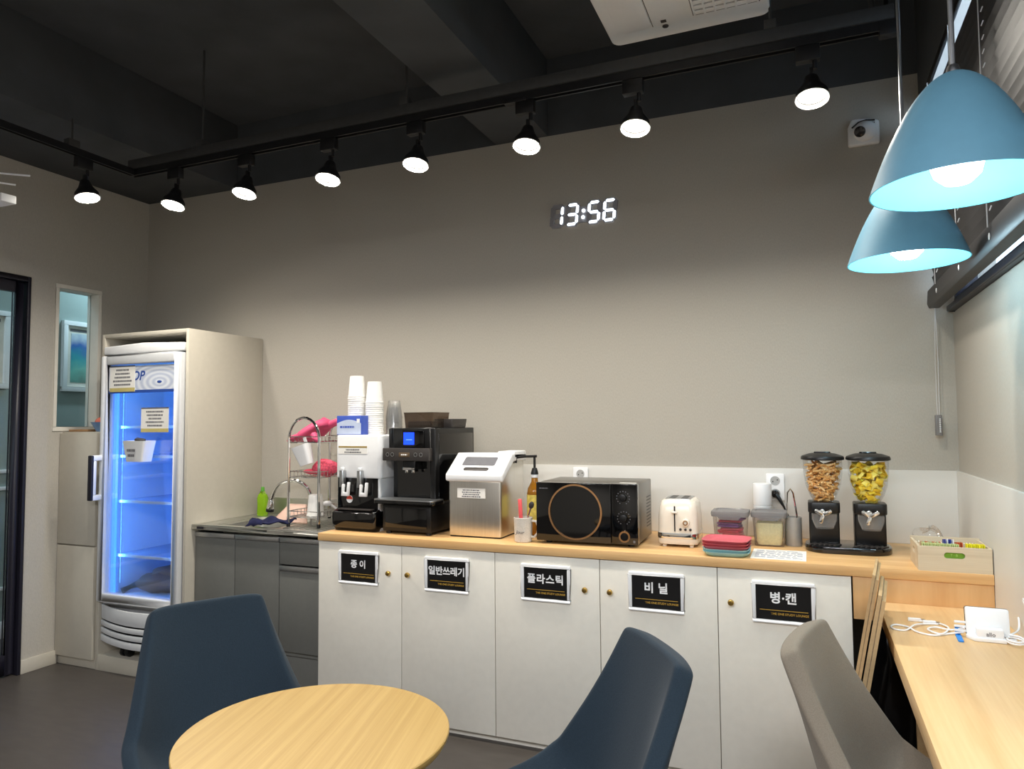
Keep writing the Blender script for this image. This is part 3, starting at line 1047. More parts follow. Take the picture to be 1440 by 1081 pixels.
wc_ = thing('utensil_cup', 'white plastic utensil cup hanging askew from the dish rack', 'cup', (-2.975, -.40, 1.150))
mb = MB().at((0, 0, 0), (.12, -.30, 0))
mb.loft([[(x, y, z) for x, y in rrect(w, d, .016)] for w, d, z in ((.07, .05, 0), (.098, .066, .105), (.092, .060, .105), (.064, .044, .004))])
mb.build('cup_body', m_plast, wc_)
MB().at((0, 0, 0), (.12, -.30, 0)).box(.0, .02, .03, .036, .08, .14).build('hook', m_plast, wc_, .002)
m_pinkm = mat('coral_mesh', (238, 88, 112), .8, var=.35, scale=110, bump=1.0)
pm = thing('mesh_scourer', 'coral pink mesh scourer on the middle tier of the dish rack', 'scourer', (-2.935, -.30, 1.088))
lump(MB(), (0, 0, .042), .075, .06, .042, .12, 5).build('mesh_ball', m_pinkm, pm)
lump(MB(), (-.07, -.02, .02), .05, .03, .014, .2, 6).build('mesh_tail', m_pinkm, pm)

m_peach = mat('peach_plastic', (232, 196, 178), .5, var=.02)
pt = thing('peach_dish', 'peach plastic dish tilted against the faucet behind the rack', 'dish', (-3.165, -.30, SZ + .004))
mb = MB().at((0, 0, .0), (-.62, 0, 0))
mb.prism([(-.115, .0), (.115, .0), (.062, .105), (-.05, .105)], -.01, .0, 'y')
mb.build('dish_plate', m_peach, pt, .004)
mb = MB().at((0, 0, .0), (-.62, 0, 0))
mb.tube([(-.115, -.006, 0), (.115, -.006, 0), (.062, -.006, .105), (-.05, -.006, .105)], .006, 8, closed=True)
mb.build('dish_rim', m_peach, pt)

# inverted paper cups
m_pcup = mat('white_paper_cup', (240, 239, 235), .6, var=.01)
cup_me = MB().lathe([(.001, .104), (.031, .104), (.0345, .108), (.036, .100), (.0445, .006), (.0465, .005), (.0465, 0), (.0435, 0), (.034, .100), (.001, .101)], n=24).mesh('paper_cup', m_pcup)
def cups(x, y, z, n, step, label, group):
    for k in range(n):
        o = bpy.data.objects.new('paper_cup', cup_me)
        COL.objects.link(o)
        o.location = (x + .0006 * math.sin(k * 2.1), y + .0006 * math.cos(k * 1.7), z + k * step)
        tag(o, label, 'paper cup', group)
    return o
tb = thing('glass_tumbler', 'clear glass tumbler holding up two paper cups inside the dish rack', 'glass', (-2.975, -.33, SZ + .003))
MB().lathe([(.001, .001), (.026, .001), (.030, .06), (.028, .06), (.024, .006), (.001, .006)]).build('tumbler', m_glass, tb)
o = cups(-2.975, -.33, SZ + .045, 2, .010, 'white paper cup upturned on a glass tumbler in the dish rack', 'cups in the dish rack')
jr = thing('glass_jar', 'empty clear glass jar on the drainer beside the water dispenser', 'jar', (-2.835, -.20, SZ + .003))
MB().lathe([(.001, 0), (.045, 0), (.048, .01), (.048, .09), (.04, .105), (.037, .105), (.044, .088), (.044, .01), (.001, .006)]).build('jar_body', m_glass, jr)
ld = thing('soup_ladle', 'white plastic ladle lying behind the dish rack', 'ladle', (-3.05, -.13, SZ + .003), .3)
MB().ball((0, 0, .09), .026, 14, (1, .8, .6)).build('ladle_bowl', m_plast, ld)
MB().tube([(.01, 0, .09), (.06, .02, .05), (.10, .03, .006)], .006, 8).build('ladle_handle', m_plast, ld)

# ================================================================ BIN CABINETS, WORKTOP, DESK
DX = [-2.749, -2.290, -1.828, -1.365, -.905, -.443]
YD = -.595
wk = thing('worktop', 'long light oak worktop over the white bin cabinets', 'worktop', (-1.375, 0, ZT - .035))
box('slab', m_wood, wk, -1.375, 1.362, -.60, -.013, 0, .035, .0015)
box('apron', m_woodv, wk, -.443 + 1.375 + .004, 1.362, -.593, -.573, -.150, 0, .001, label='oak apron panel above the desk')

def bin_unit(i0, i1, label):
    xa, xb = DX[i0], DX[i1]
    t = thing('bin_cabinet', label, 'cabinet', ((xa + xb) / 2, 0, 0), group='white bin cabinets under the worktop')
    c = (xa + xb) / 2
    a, b = xa - c, xb - c
    mb = MB()
    mb.box(a + .0005, a + .018, YD + .02, -.013, .046, .803).box(b - .018, b - .0005, YD + .02, -.013, .046, .803)
    mb.box(a + .0005, a + .018, YD + .046, -.013, 0, .046).box(b - .018, b - .0005, YD + .046, -.013, 0, .046)
    mb.box(a + .018, b - .018, -.03, -.013, .06, .803).box(a + .018, b - .018, YD + .03, -.03, .045, .06)
    mb.build('carcass', m_white, t)
    box('plinth', m_white, t, a + .0005, b - .0005, YD + .032, YD + .045, 0, .046)
    for k in range(i0, i1):
        d = box('door', m_white, t, DX[k] - c + .0015, DX[k + 1] - c - .0015, YD, YD + .018, .033, .801, .001)
        kx = [-2.354, -2.253, -1.425, -1.321, -.856][k] - c
        MB().cyl((kx, YD, .678), .006, .012, 'y').build('knob_stem', m_brass, d)
        MB().cyl((kx, YD - .012, .678), .0125, .010, 'y', r2=.010).build('knob', m_brass, d, .002)
    return t
bin_unit(0, 2, 'double white bin cabinet next to the grey sink unit')
bin_unit(2, 4, 'double white bin cabinet below the microwave')
bin_unit(4, 5, 'single white bin cabinet with a bottles-and-cans sign beside the desk')

m_signb = mat('black_sign_card', (16, 16, 17), .35, var=.08)
for cx, s, sz, sp_, lab in ((-2.519, '종 이', .040, 1.0, 'paper'), (-2.058, '일반쓰레기', .040, .98, 'general waste'), (-1.596, '플라스틱', .042, 1.12, 'plastic'),
                            (-1.137, '비 닐', .044, 1.05, 'vinyl'), (-.672, '병·캔', .044, 1.05, 'bottles and cans')):
    t = thing('bin_sign', 'white-framed black Korean sign for %s on a cabinet door' % lab, 'sign', (cx, YD, .615), group='recycling signs on the cabinet doors')
    w, h, fw = .216, .152, .013
    MB().box(-w / 2, w / 2, -.012, 0, 0, fw).box(-w / 2, w / 2, -.012, 0, h - fw, h).box(-w / 2, -w / 2 + fw, -.012, 0, fw, h - fw) \
        .box(w / 2 - fw, w / 2, -.012, 0, fw, h - fw).build('frame', m_plast, t, .003)
    cd_ = box('card', m_signb, t, -w / 2 + fw, w / 2 - fw, -.007, -.001, fw, h - fw)
    text(s, sz, m_whitep, t, (0, -.0072, .090), bold=.028, space=sp_, name='korean_lettering')
    box('gold_rule', m_goldp, cd_, -.082, .084, -.0076, -.007, .0465, .0485)
    text('THE ONE STUDY LOUNGE', .0108, m_goldp, t, (.086, -.0072, .0345), bold=.015, align='RIGHT', name='gold_lettering')
    MB().box(-.040, -.0385, -.0076, -.007, .031, .038).box(-.0435, -.035, -.0076, -.007, .0375, .039).build('gold_mark', m_goldp, cd_)

dk = thing('desk', 'long narrow oak desk fixed along the white-panelled wall', 'desk', (0, 0, 0))
box('desk_top', m_woody, dk, -.362, -.0125, -3.35, -.594, .673, .721, .0015)
for y in (-.72, -1.95, -3.25):
    box('support_panel', m_woody, dk, -.27, -.0125, y - .012, y + .012, 0, .673, .001)
bgk = thing('bin_bag', 'crumpled black bin bag in the gap under the oak apron', 'bag', (-.32, -.40, 0))
lump(MB(), (0, 0, .31), .10, .13, .31, .12, 14, 22, 16).build('bag_body', clear('black_poly_bag', (60, 60, 64), .35, .2, .85, (26, 26, 28)), bgk)

# leaning flattened cardboard
def sheet(loc, w, h, th, lean, label, rz):
    t = thing('cardboard_sheet', label, 'cardboard', loc, rz, 'flattened cartons leaning on the desk')
    mb = MB().at((0, 0, 0), (0, lean, 0))
    mb.box(0, th * .45, -w, 0, 0, h)
    mb.build('front_ply', m_card, t)
    mb = MB().at((0, 0, 0), (0, lean, 0))
    mb.box(th * .55, th, -w, 0, 0, h - .012)
    mb.build('rear_ply', m_card, t)
    mb = MB().at((0, 0, 0), (0, lean, 0))
    mb.box(th * .45, th * .55, -w + .004, -.004, .005, h - .006)
    mb.build('fluted_core', m_cardc, t)
sheet((-.538, -.70, .004), .30, .905, .018, .185, 'taller flattened cardboard carton leaning behind the shorter one at the desk', -.105)
sheet((-.523, -.78, .004), .30, .862, .022, .185, 'shorter flattened cardboard carton leaning against the desk edge', -.105)

# ================================================================ WORKTOP APPLIANCES
# water dispenser
wd = thing('water_dispenser', 'white and black countertop water dispenser with two taps', 'water dispenser', (-2.617, -.48, ZT), -.03)
MB().prism(rrect(.255, .40, .012, 4, 0, .215), 0, .462).box(0, 0, 0, 0, 0, 0).build('shell', m_gplast, wd, .002)
MB().prism(rrect(.268, .30, .022, 6, 0, .16), .252, .464).build('upper_housing', m_plast, wd, .008, 3)
box('black_front', m_blackg, wd, -.118, .118, .010, .05, .09, .254, .002)
tray_ = MB().loft([[(x, y, z) for x, y in rrect(w, d, .02, 5, 0, cy)] for w, d, cy, z in ((.248, .14, .06, 0), (.262, .16, .05, .03), (.262, .16, .05, .088), (.246, .12, .06, .105))]) \
    .build('drip_base', m_blackg, wd, .003)
box('drip_grid', m_dgrey, tray_, -.10, .10, -.02, .03, .100, .107, .002)
for x in (-.075, .030):
    tp = MB().prism(rrect(.026, .03, .008, 4, x, -.008), .21, .292).build('tap', m_alu, wd, .002)
    MB().cyl((x, -.008, .292), .010, .014).build('tap_cap', m_plast, tp, .003)
    MB().prism([(x + .004, .168), (x + .046, .168), (x + .052, .235), (x + .040, .235), (x + .036, .186), (x + .016, .186), (x + .020, .225), (x + .008, .225)], -.026, -.012, 'y').build('tap_lever', m_plast, tp, .002)
MB().cyl((-.045, .0095, .15), .018, .0015, 'y').build('round_sticker', m_plast, wd)
MB().prism([(-.045 + .0175 * math.cos(a), .15 + .0175 * math.sin(a)) for a in [PI * i / 12 for i in range(13)]], .0075, .0080, 'y').build('sticker_top', mat('red_print', (204, 70, 52), .5), wd)
box('notice_strip', m_paperw, wd, -.113, .058, .0085, .010, .372, .410, label='white paper notice strip')
lines('print', m_ink, wd, -.09, .035, .374, .398, 2, .0083, 4)
box('notice_bar', mat('ochre_bar', (160, 136, 70), .6), wd, -.113, .058, .008, .0085, .402, .410)

cups(-2.715, -.335, ZT + .464, 19, .0107, 'white paper cup in the taller upturned stack on the water dispenser', 'taller stack of paper cups')
cups(-2.608, -.335, ZT + .464, 16, .0107, 'white paper cup in the shorter upturned stack on the water dispenser', 'shorter stack of paper cups')
pc_me = MB().lathe([(.001, .09), (.028, .09), (.031, .086), (.044, .003), (.047, .003), (.047, 0), (.042, 0), (.029, .084), (.001, .087)], n=20).mesh('plastic_cup', m_cplast)
for k in range(6):
    o = bpy.data.objects.new('plastic_cup', pc_me)
    COL.objects.link(o)
    o.location = (-2.545, -.25, ZT + .464 + k * .017)
    tag(o, 'clear plastic cup stacked behind the paper cups on the water dispenser', 'plastic cup', 'stack of clear plastic cups')
bb = thing('tea_carton', 'small blue and white carton standing on the water dispenser', 'carton', (-2.684, -.415, ZT + .464), .06)
m_cbl = mat('carton_blue', (58, 84, 176), .5, var=.04)
m_cpl = mat('carton_pale_blue', (190, 202, 226), .5, var=.04)
box('carton_body', m_cbl, bb, -.070, .070, -.035, .035, 0, .096, .002)
MB().prism([(-.068, .004), (.068, .004), (.068, .058)] + [(.068 - .136 * i / 10, .058 + .018 * math.sin(PI * i / 10)) for i in range(1, 10)] + [(-.068, .058)], -.0362, -.035, 'y').build('pale_front', m_cpl, bb)
lines('print', m_cbl, bb, -.05, .03, .03, .05, 1, -.0363, 2, .9)
box('corner_mark', m_plast, bb, .045, .062, -.0364, -.0355, .06, .08)

# coffee machine
cm = thing('coffee_machine', 'black bean-to-cup coffee machine with a glowing blue screen', 'coffee machine', (-2.318, -.485, ZT), -.045)
mb = MB()
mb.box(-.128, .135, .06, .40, .135, .496).box(-.128, -.10, .02, .06, .34, .496).box(.105, .135, .02, .06, .135, .496)
mb.box(-.10, .105, .02, .06, .40, .496)
mb.build('main_body', m_blackp, cm, .004)
box('side_panel', m_blackg, cm, .1345, .1365, .05, .385, .15, .47, .001)
base = MB().box(-.135, .132, -.02, .30, .012, .137).build('grounds_drawer', m_blackp, cm, .006)
box('drawer_front', m_blackg, base, -.118, .112, -.023, -.019, .03, .122, .001)
for sx in (-.11, .11):
    for sy in (.0, .27):
        MB().cyl((sx, sy, 0), .014, .013).build('foot', m_blackp, cm)
tr_ = MB().prism(rrect(.33, .12, .02, 5, 0, .0), .142, .158).build('drip_tray', m_blackg, cm, .003)
MB().prism(rrect(.326, .112, .015, 5, 0, -.003), .1575, .165).build('tray_plate', m_alu, tr_, .002)
pn = MB().box(-.142, .118, -.012, .022, .342, .402).build('control_panel', m_dgrey, cm, .003)
for x in (-.112, -.085, .045, .075):
    MB().lathe([(.007, 0), (.010, 0), (.010, .0015), (.007, .0015)], n=18).at()
    mb = MB().at((x, -.0125, .372), (PI / 2, 0, 0))
    mb.lathe([(.0072, 0), (.0098, 0), (.0098, .0012), (.0072, .0012)], n=20)
    mb.build('button_ring', m_alu, pn)
box('name_plate', mat('bronze_plate', (120, 100, 78), .4, .6), pn, -.048, .012, -.0135, -.0115, .360, .382, .001)
lines('plate_print', m_paperw, pn, -.036, .0, .365, .378, 1, -.0136, 3, .9)
m_scr = mat('blue_screen', (20, 60, 240), .3, emit=(24, 70, 255), es=1.6)
sc_ = box('screen_bezel', m_blackg, cm, -.045, .075, .012, .021, .405, .485, .002)
box('screen', m_scr, sc_, -.036, .022, .010, .0125, .418, .476)
box('screen_line', mat('screen_pale', (120, 160, 255), .3, emit=(120, 160, 255), es=1.2), sc_, -.022, .012, .0096, .010, .440, .4425)
sp_ = MB().box(-.035, .035, .0, .06, .30, .345).build('spout_block', m_blackp, cm, .005)
for x in (-.018, .018):
    MB().cyl((x, .012, .285), .009, .02).build('nozzle', m_chrome, sp_, .002)
box('spout_trim', m_chrome, sp_, -.033, .033, -.004, .004, .298, .312, .002)
box('back_plate', m_blackg, cm, -.10, .105, .055, .062, .16, .34)
h1 = MB().loft([[(x, y, z) for x, y in rrect(w, d, .014, 4, .0, .16)] for w, d, z in ((.160, .155, .496), (.170, .165, .565), (.173, .17, .572))]) \
    .build('bean_hopper', clear('smoked_plastic', (176, 162, 148), .10, .05, .22, (110, 98, 88)), cm)
box('beans', mat('coffee_beans', (52, 36, 28), .5, var=.4, scale=180, bump=.6), h1, -.068, .068, .095, .225, .497, .53, .006)
MB().loft([[(x, y, z) for x, y in rrect(w, d, .012, 4, .078, .26)] for w, d, z in ((.10, .14, .496), (.112, .15, .54))]).build('powder_hopper', m_dgrey, cm, .002)

# ice bin
ib = thing('ice_bin', 'stainless ice bin with a sloping white lid', 'ice bin', (-1.978, -.482, ZT))
hw = .131
side = [(0, .004), (.285, .004), (.285, .345), (.13, .345), (.0, .258)]
MB().prism(side, -hw, hw, 'x').build('bin_body', m_steel, ib, .010, 4)
lidp = [(-.012, .258), (.0, .250), (.135, .338), (.295, .338), (.295, .372), (.118, .378), (-.012, .285)]
MB().prism(lidp, -hw - .011, hw + .011, 'x').build('lid', m_plast, ib, .008, 3)
sa = math.atan2(.093, .13)
def onlid(mb, u):
    return mb.at((0, -.012 + .13 * u, .285 + .093 * u), (sa, 0, 0))
onlid(MB(), .60).prism(rrect(.165, .062, .008), -.002, .0018).build('lid_window', m_ink, ib, .001)
onlid(MB(), .24).prism(rrect(.125, .022, .010), -.002, .003).build('lid_grip', m_dgrey, ib, .002)
MB().box(.055, .142, .14, .29, .352, .385).build('hinge_cover', m_plast, ib, .006)
box('label_strip', m_paperw, ib, -.085, .055, -.0015, .0, .178, .222, label='white paper label strip')
lines('print', m_ink, ib, -.07, .04, .180, .218, 4, -.0016, 8, .7)
box('base_trim', m_blackp, ib, -hw + .006, hw - .006, .006, .279, 0, .006)

# mug with stirrers
mg = thing('mug', 'speckled white mug of spoons beside the ice bin', 'mug', (-1.732, -.502, ZT))
m_mug = mat('speckled_ceramic', (206, 201, 192), .35, var=.10, scale=220)
MB().lathe([(.001, .004), (.034, 0), (.038, .004), (.0415, .105), (.0385, .106), (.035, .01), (.001, .008)], n=32).build('mug_body', m_mug, mg)
MB().tube([(.038, 0, .092), (.060, 0, .090), (.070, 0, .068), (.066, 0, .038), (.050, 0, .022), (.037, 0, .024)], .0055, 8).build('mug_handle', m_mug, mg)
text('Jour', .022, m_ink, mg, (.0, -.0415, .045), shear=.3, ext=.0006, name='script_print')
sp1 = MB().at((-1.738, -.505, ZT + .03), (.05, -.03, 0)).prism(rrect(.017, .010, .004), 0, .155).build('pink_stirrer', mat('coral_plastic', (240, 96, 98), .4), None, .002)
tag(sp1, 'flat coral pink stirrer standing in the mug', 'stirrer')
sp2 = thing('teaspoon', 'steel teaspoon with a dark handle end leaning in the mug', 'spoon', (-1.722, -.495, ZT + .02))
MB().tube([(-.012, 0, 0), (.0, 0, .05), (.022, 0, .125)], .0035, 8).build('stem', m_chrome, sp2)
MB().at((.026, 0, .138), (0, .3, 0)).ball((0, 0, 0), .014, 12, (.9, .35, 1.2)).build('spoon_bowl', m_dgrey, sp2)

# syrup bottle
sy = thing('syrup_bottle', 'amber syrup bottle with a black pump behind the mug', 'bottle', (-1.753, -.30, ZT))
m_amber = mat('amber_syrup', (176, 118, 30), .12, var=.08, trans=.45)
MB().lathe([(.001, 0), (.034, 0), (.037, .006), (.037, .19), (.032, .215), (.016, .245), (.0145, .275), (.001, .275)], n=28).build('bottle_body', m_amber, sy)
MB().lathe([(.0375, .07), (.0375, .185)], n=28).build('label', mat('yellow_label', (214, 196, 96), .5, var=.25, scale=60), sy)
MB().cyl((0, 0, .262), .0165, .016).build('collar', m_plast, sy, .002)
MB().cyl((0, 0, .278), .019, .03, r2=.011).build('pump_cap', m_blackp, sy, .002)
MB().tube([(0, 0, .30), (0, 0, .358), (0, 0, .360)], .006, 8).build('pump_stem', m_blackp, sy)
MB().tube([(.012, 0, .362), (-.05, -.01, .360), (-.085, -.015, .355), (-.088, -.015, .33)], .006, 8).build('pump_spout', m_blackp, sy)

# microwave
mw = thing('microwave', 'black microwave with a rose gold ring on the door', 'microwave', (-1.444, -.50, ZT), .02)
w2_, hh = .2195, .253
m_mwt = mat('microwave_case', (128, 125, 120), .32, .75, var=.04)
box('case', m_mwt, mw, -w2_ + .004, w2_ - .004, .012, .315, .012, hh + .008, .005)
box('door', m_blackg, mw, -w2_, .108, -.018, .012, .014, hh + .008, .003)
box('control_panel', m_blackg, mw, .110, w2_, -.016, .012, .014, hh + .008, .003)
mb = MB().at((-.045, -.018, .140), (PI / 2, 0, 0))
mb.lathe([(.1095, 0), (.117, 0), (.117, .007), (.1095, .007), (.1095, 0)], n=72)
mb.build('door_ring', m_gold, mw)
mb = MB().at((-.045, -.0182, .140), (PI / 2, 0, 0))
mb.lathe([(.001, .001), (.109, .001), (.109, 0)], n=64)
mb.build('door_window', mat('smoked_door_glass', (4, 4, 5), .05, var=.1, coat=.6), mw)
for x, z in ((.160, .205), (.162, .122)):
    kb = MB().cyl((x, -.016, z), .017, .016, 'y', 28, .015).build('dial', m_blackp, mw, .002)
    mb = MB()
    for k in range(13):
        a = math.radians(-60 + 25 * k)
        mb.box(x + .0265 * math.cos(a) - .0018, x + .0265 * math.cos(a) + .0018, -.0168, -.016, z + .0265 * math.sin(a) - .0018, z + .0265 * math.sin(a) + .0018)
    mb.build('dial_marks', m_ink, kb)
mb = MB().at((.164, -.016, .046), (PI / 2, 0, 0))
mb.lathe([(.0165, 0), (.0235, 0), (.0235, .005), (.0165, .005), (.0165, 0)], n=36)
mb.build('open_button_ring', m_gold, mw)
MB().cyl((.164, -.016, .046), .016, .004, 'y').build('open_button', m_blackg, mw)
box('badge', mat('violet_badge', (70, 60, 96), .5), mw, -.075, -.025, -.0188, -.018, .046, .054)
box('corner_badge', m_ink, mw, .200, .208, -.0168, -.016, .022, .032)
lines('brand_print', m_ink, mw, -.205, -.165, .232, .240, 1, -.0182, 6, .9)
box('panel_sticker', m_paperw, mw, .135, .205, .03, .05, hh + .0075, hh + .0088)
for sx in (-.18, .18):
    for yy in (.04, .28):
        MB().cyl((sx, yy, 0), .014, .013).build('foot', m_blackp, mw)
for k in range(10):
    box('side_vent', m_blackp, mw, w2_ - .0045, w2_ - .0035, .20, .29, .06 + k * .014, .065 + k * .014)

# toaster
ts = thing('toaster', 'cream retro two-slot toaster with a chrome band', 'toaster', (-1.083, -.32, ZT), .02)
m_tc = mat('cream_enamel', (236, 226, 210), .22, var=.01, coat=.3)
secs = [(.158, .205, .03, .012), (.164, .212, .03, .02), (.162, .21, .03, .045), (.160, .208, .032, .12), (.152, .198, .034, .165), (.138, .18, .036, .186), (.115, .155, .036, .194)]
MB().loft([[(x, y, z) for x, y in rrect(w, d, r, 6)] for w, d, r, z in secs]).build('shell', m_tc, ts, ang=50)
MB().loft([[(x, y, z) for x, y in rrect(w, d, .03, 6)] for w, d, z in ((.1655, .2135, .036), (.1665, .2145, .04), (.1665, .2145, .054), (.1655, .2135, .058))]).build('chrome_band', m_chrome, ts)
box('slot_plate', m_alu, ts, -.052, .052, -.07, .07, .1935, .1965, .001)
for x in (-.025, .025):
    box('slot', m_blackp, ts, x - .013, x + .013, -.062, .062, .194, .1972)
box('lever_slot', m_blackp, ts, -.0115, -.0065, -.1065, -.100, .065, .168)
MB().box(-.021, .003, -.125, -.104, .140, .148).build('lever', m_tc, ts, .003)
kn = MB().cyl((.036, -.103, .103), .017, .018, 'y', 28, .015).build('browning_dial', m_tc, ts, .002)
mb = MB().at((.036, -.1213, .103), (PI / 2, 0, 0))
mb.lathe([(.006, 0), (.0105, 0), (.0105, .0015), (.006, .0015)], n=24)
mb.build('dial_ring', m_gold, kn)
for x in (.014, .034, .054):
    MB().cyl((x, -.104, .074), .0055, .004, 'y', 16).build('button', m_dgrey, ts, .001)
for sx in (-.055, .055):
    for yy in (-.08, .08):
        MB().cyl((sx, yy, 0), .009, .013).build('foot', m_tc, ts)

# stacked square plates
m_pp = mat('pink_plate', (204, 98, 108), .5, var=.02)
m_bp = mat('sky_blue_plate', (160, 206, 212), .5, var=.02)
def plate_mesh(name, m):
    mb = MB()
    S = [(.130, 0, .03), (.150, .004, .035), (.172, .016, .042), (.176, .019, .043), (.170, .019, .041), (.146, .008, .034), (.128, .006, .03)]
    mb.loft([[(x, y, z) for x, y in rrect(w, w, r, 7)] for w, z, r in S])
    return mb.mesh(name, m, ang=60)
pme, bme = plate_mesh('plate', m_pp), plate_mesh('plate', m_bp)
for k, (me, lab) in enumerate(((bme, 'sky blue square plate at the bottom of the plate stack'), (bme, 'sky blue square plate second from the bottom of the plate stack'), (pme, 'pink square plate in the middle of the plate stack'),
                               (pme, 'pink square plate just below the top of the plate stack'), (pme, 'pink square plate on top of the plate stack'))):
    o = bpy.data.objects.new('plate', me)
    COL.objects.link(o)
    o.location = (-.876, -.505, ZT + k * .0105)
    o.rotation_euler = (0, 0, .05 - .03 * k)
    tag(o, lab, 'plate', 'stack of square plates')

# clear containers
def container(loc, label, w, d, h, fill, rz=0):
    t = thing('storage_container', label, 'container', loc, rz, 'clear lidded containers on the worktop')
    w0, d0 = w * .86, d * .86
    mb = MB()
    rr_ = [[(x, y, z) for x, y in rrect(a, b, .018)] for a, b, z in ((w0, d0, 0), (w0 + .004, d0 + .004, .004), (w, d, h - .018))]
    mb.loft(rr_, cap=False).add(rr_[0], [tuple(range(len(rr_[0]) - 1, -1, -1))])
    mb.build('tub', m_cbox, t)
    ld_ = MB().loft([[(x, y, z) for x, y in rrect(a, b, .02)] for a, b, z in ((w + .010, d + .010, h - .024), (w + .014, d + .014, h - .012), (w + .010, d + .010, h - .003), (w - .02, d - .02, h), (w - .026, d - .026, h - .004))]).build('lid', m_clid, t)
    MB().prism([(-w * .36, h - .02), (w * .36, h - .02), (w * .26, h - .036), (-w * .26, h - .036)], -d / 2 - .010, -d / 2 - .004, 'y').build('clasp', m_clid, ld_, .001)
    return t
c1 = container((-.884, -.25, ZT), 'lidded clear container of red and purple packets behind the plates', .138, .13, .143, 0)
rnd = random.Random(21)
m_pk = [mat('red_packet', (226, 46, 84), .4, var=.15), mat('purple_packet', (120, 62, 140), .4, var=.15), mat('crimson_packet', (190, 30, 70), .4, var=.15), mat('pink_packet', (240, 90, 120), .4, var=.1)]
pk_me = [MB().at((0, 0, 0)).prism(rrect(.092, .068, .010), -.0045, .0045).mesh('snack_packet', m, .003) for m in m_pk]
for k in range(10):
    o = bpy.data.objects.new('snack_packet', pk_me[[0, 2, 0, 3, 0, 2, 1, 1, 2, 1, 1, 0, 1][k]])
    COL.objects.link(o)
    o.location = (-.884 + rnd.uniform(-.012, .012), -.25 + rnd.uniform(-.014, .014), ZT + .014 + k * .0102)
    o.rotation_euler = (rnd.uniform(-.02, .02), rnd.uniform(-.02, .02), rnd.choice((0, PI)) + rnd.uniform(-.25, .25))
    tag(o, 'small red or purple packet inside the clear container behind the plates', 'packet', 'packets in the clear container')
c2 = container((-.731, -.225, ZT), 'lidded clear container of pale yellow powder beside the tongs holder', .130, .125, .143, 0)
MB().loft([[(x, y, z) for x, y in rrect(a, a * .96, .018)] for a, z in ((.092, .005), (.1, .02), (.107, .085), (.100, .094), (.06, .098))]).build('powder', mat('pale_yellow_powder', (244, 238, 186), .8, var=.08, scale=120, bump=.4), c2)

cn = thing('canister', 'white canister with a clear foot standing by the wall socket', 'canister', (-.765, -.075, ZT))
MB().lathe([(.001, .0), (.038, .0), (.039, .13), (.036, .13), (.035, .006), (.001, .006)]).build('clear_foot', m_cplast, cn)
MB().cyl((0, 0, .006), .033, .10).build('contents', m_paperw, cn, .004)
MB().cyl((0, 0, .131), .0395, .016).build('grey_collar', m_gplast, cn, .002)
MB().cyl((0, 0, .147), .039, .096).build('white_top', m_plast, cn, .004)

th = thing('tongs_holder', 'grey cylindrical holder with steel tongs in it', 'holder', (-.638, -.215, ZT))
MB().lathe([(.001, 0), (.031, 0), (.033, .004), (.033, .118), (.030, .118), (.029, .008), (.001, .006)], n=28).build('cylinder', mat('grey_metal_paint', (170, 167, 162), .4, .3, var=.03), th)
tg = thing('tongs', 'steel serving tongs standing in the grey holder', 'tongs', (-.640, -.213, ZT + .012))
MB().tube([(-.021, 0, 0), (-.022, 0, .15), (-.018, 0, .205), (-.006, 0, .222), (.004, 0, .205), (.016, 0, .12), (.024, 0, .0)], .0038, 8).build('arms', m_chrome, tg)

pp = thing('printed_card', 'printed white card lying flat on the worktop before the containers', 'card', (-.688, -.462, ZT))
MB().box(-.098, .098, -.105, .105, 0, .0022).build('card', m_paperw, pp)
mb = MB()
rnd = random.Random(5)
for k in range(7):
    y = .08 - k * .025
    x = -.085
    while x < .07:
        d = rnd.uniform(.01, .04)
        mb.box(x, min(.085, x + d), y - .008, y, .0022, .0026)
        x += d + .006
mb.build('print', mat('grey_blue_ink', (120, 134, 160), .7), pp)

# sockets
m_sock = mat('socket_grey', (178, 178, 176), .5, var=.02)
def socket(x, z, label, holes=2):
    t = thing('wall_socket', label, 'socket', (x, -.012, z))
    MB().prism(rrect(.078, .120, .006), -.060, .060).build('tmp', m_plast, t)
    for o in list(t.children):
        bpy.data.objects.remove(o)
    MB().prism(rrect(.078, .120, .006), -.009, 0, 'y').build('plate', m_plast, t, .003)
    for dz in ((.028, -.028) if holes == 2 else (0,)):
        mb = MB().at((0, -.009, dz), (PI / 2, 0, 0))
        mb.lathe([(.0205, 0), (.0205, .0012), (.0185, .0012), (.0175, .0003), (.0005, .0003)], n=28)
        rr = mb.build('recess', m_sock, t)
        for dx in (-.0095, .0095):
            MB().cyl((dx, -.0093, dz + dx * .4), .0028, .0006, 'y', 12).build('pin_hole', m_blackp, rr)
    return t
socket(-.713, 1.062, 'white double wall socket behind the canister')
socket(-1.617, 1.075, 'white wall socket half hidden behind the microwave')
pg = thing('power_plug', 'black mains plug and cable in the socket by the tongs', 'plug', (-.713, -.021, 1.034))
MB().cyl((0, .004, 0), .0195, .03, 'y', 24, .017).build('plug_body', m_blackg, pg, .003)
MB().tube([(.004, -.026, -.004), (.018, -.034, -.022), (.036, -.04, -.055), (.06, -.05, -.11), (.075, -.06, -.165), (.07, -.07, -.185), (.05, -.04, -.19)], [.011, .008, .0045, .004, .004, .004, .004], 8).build('cable', m_blackp, pg)

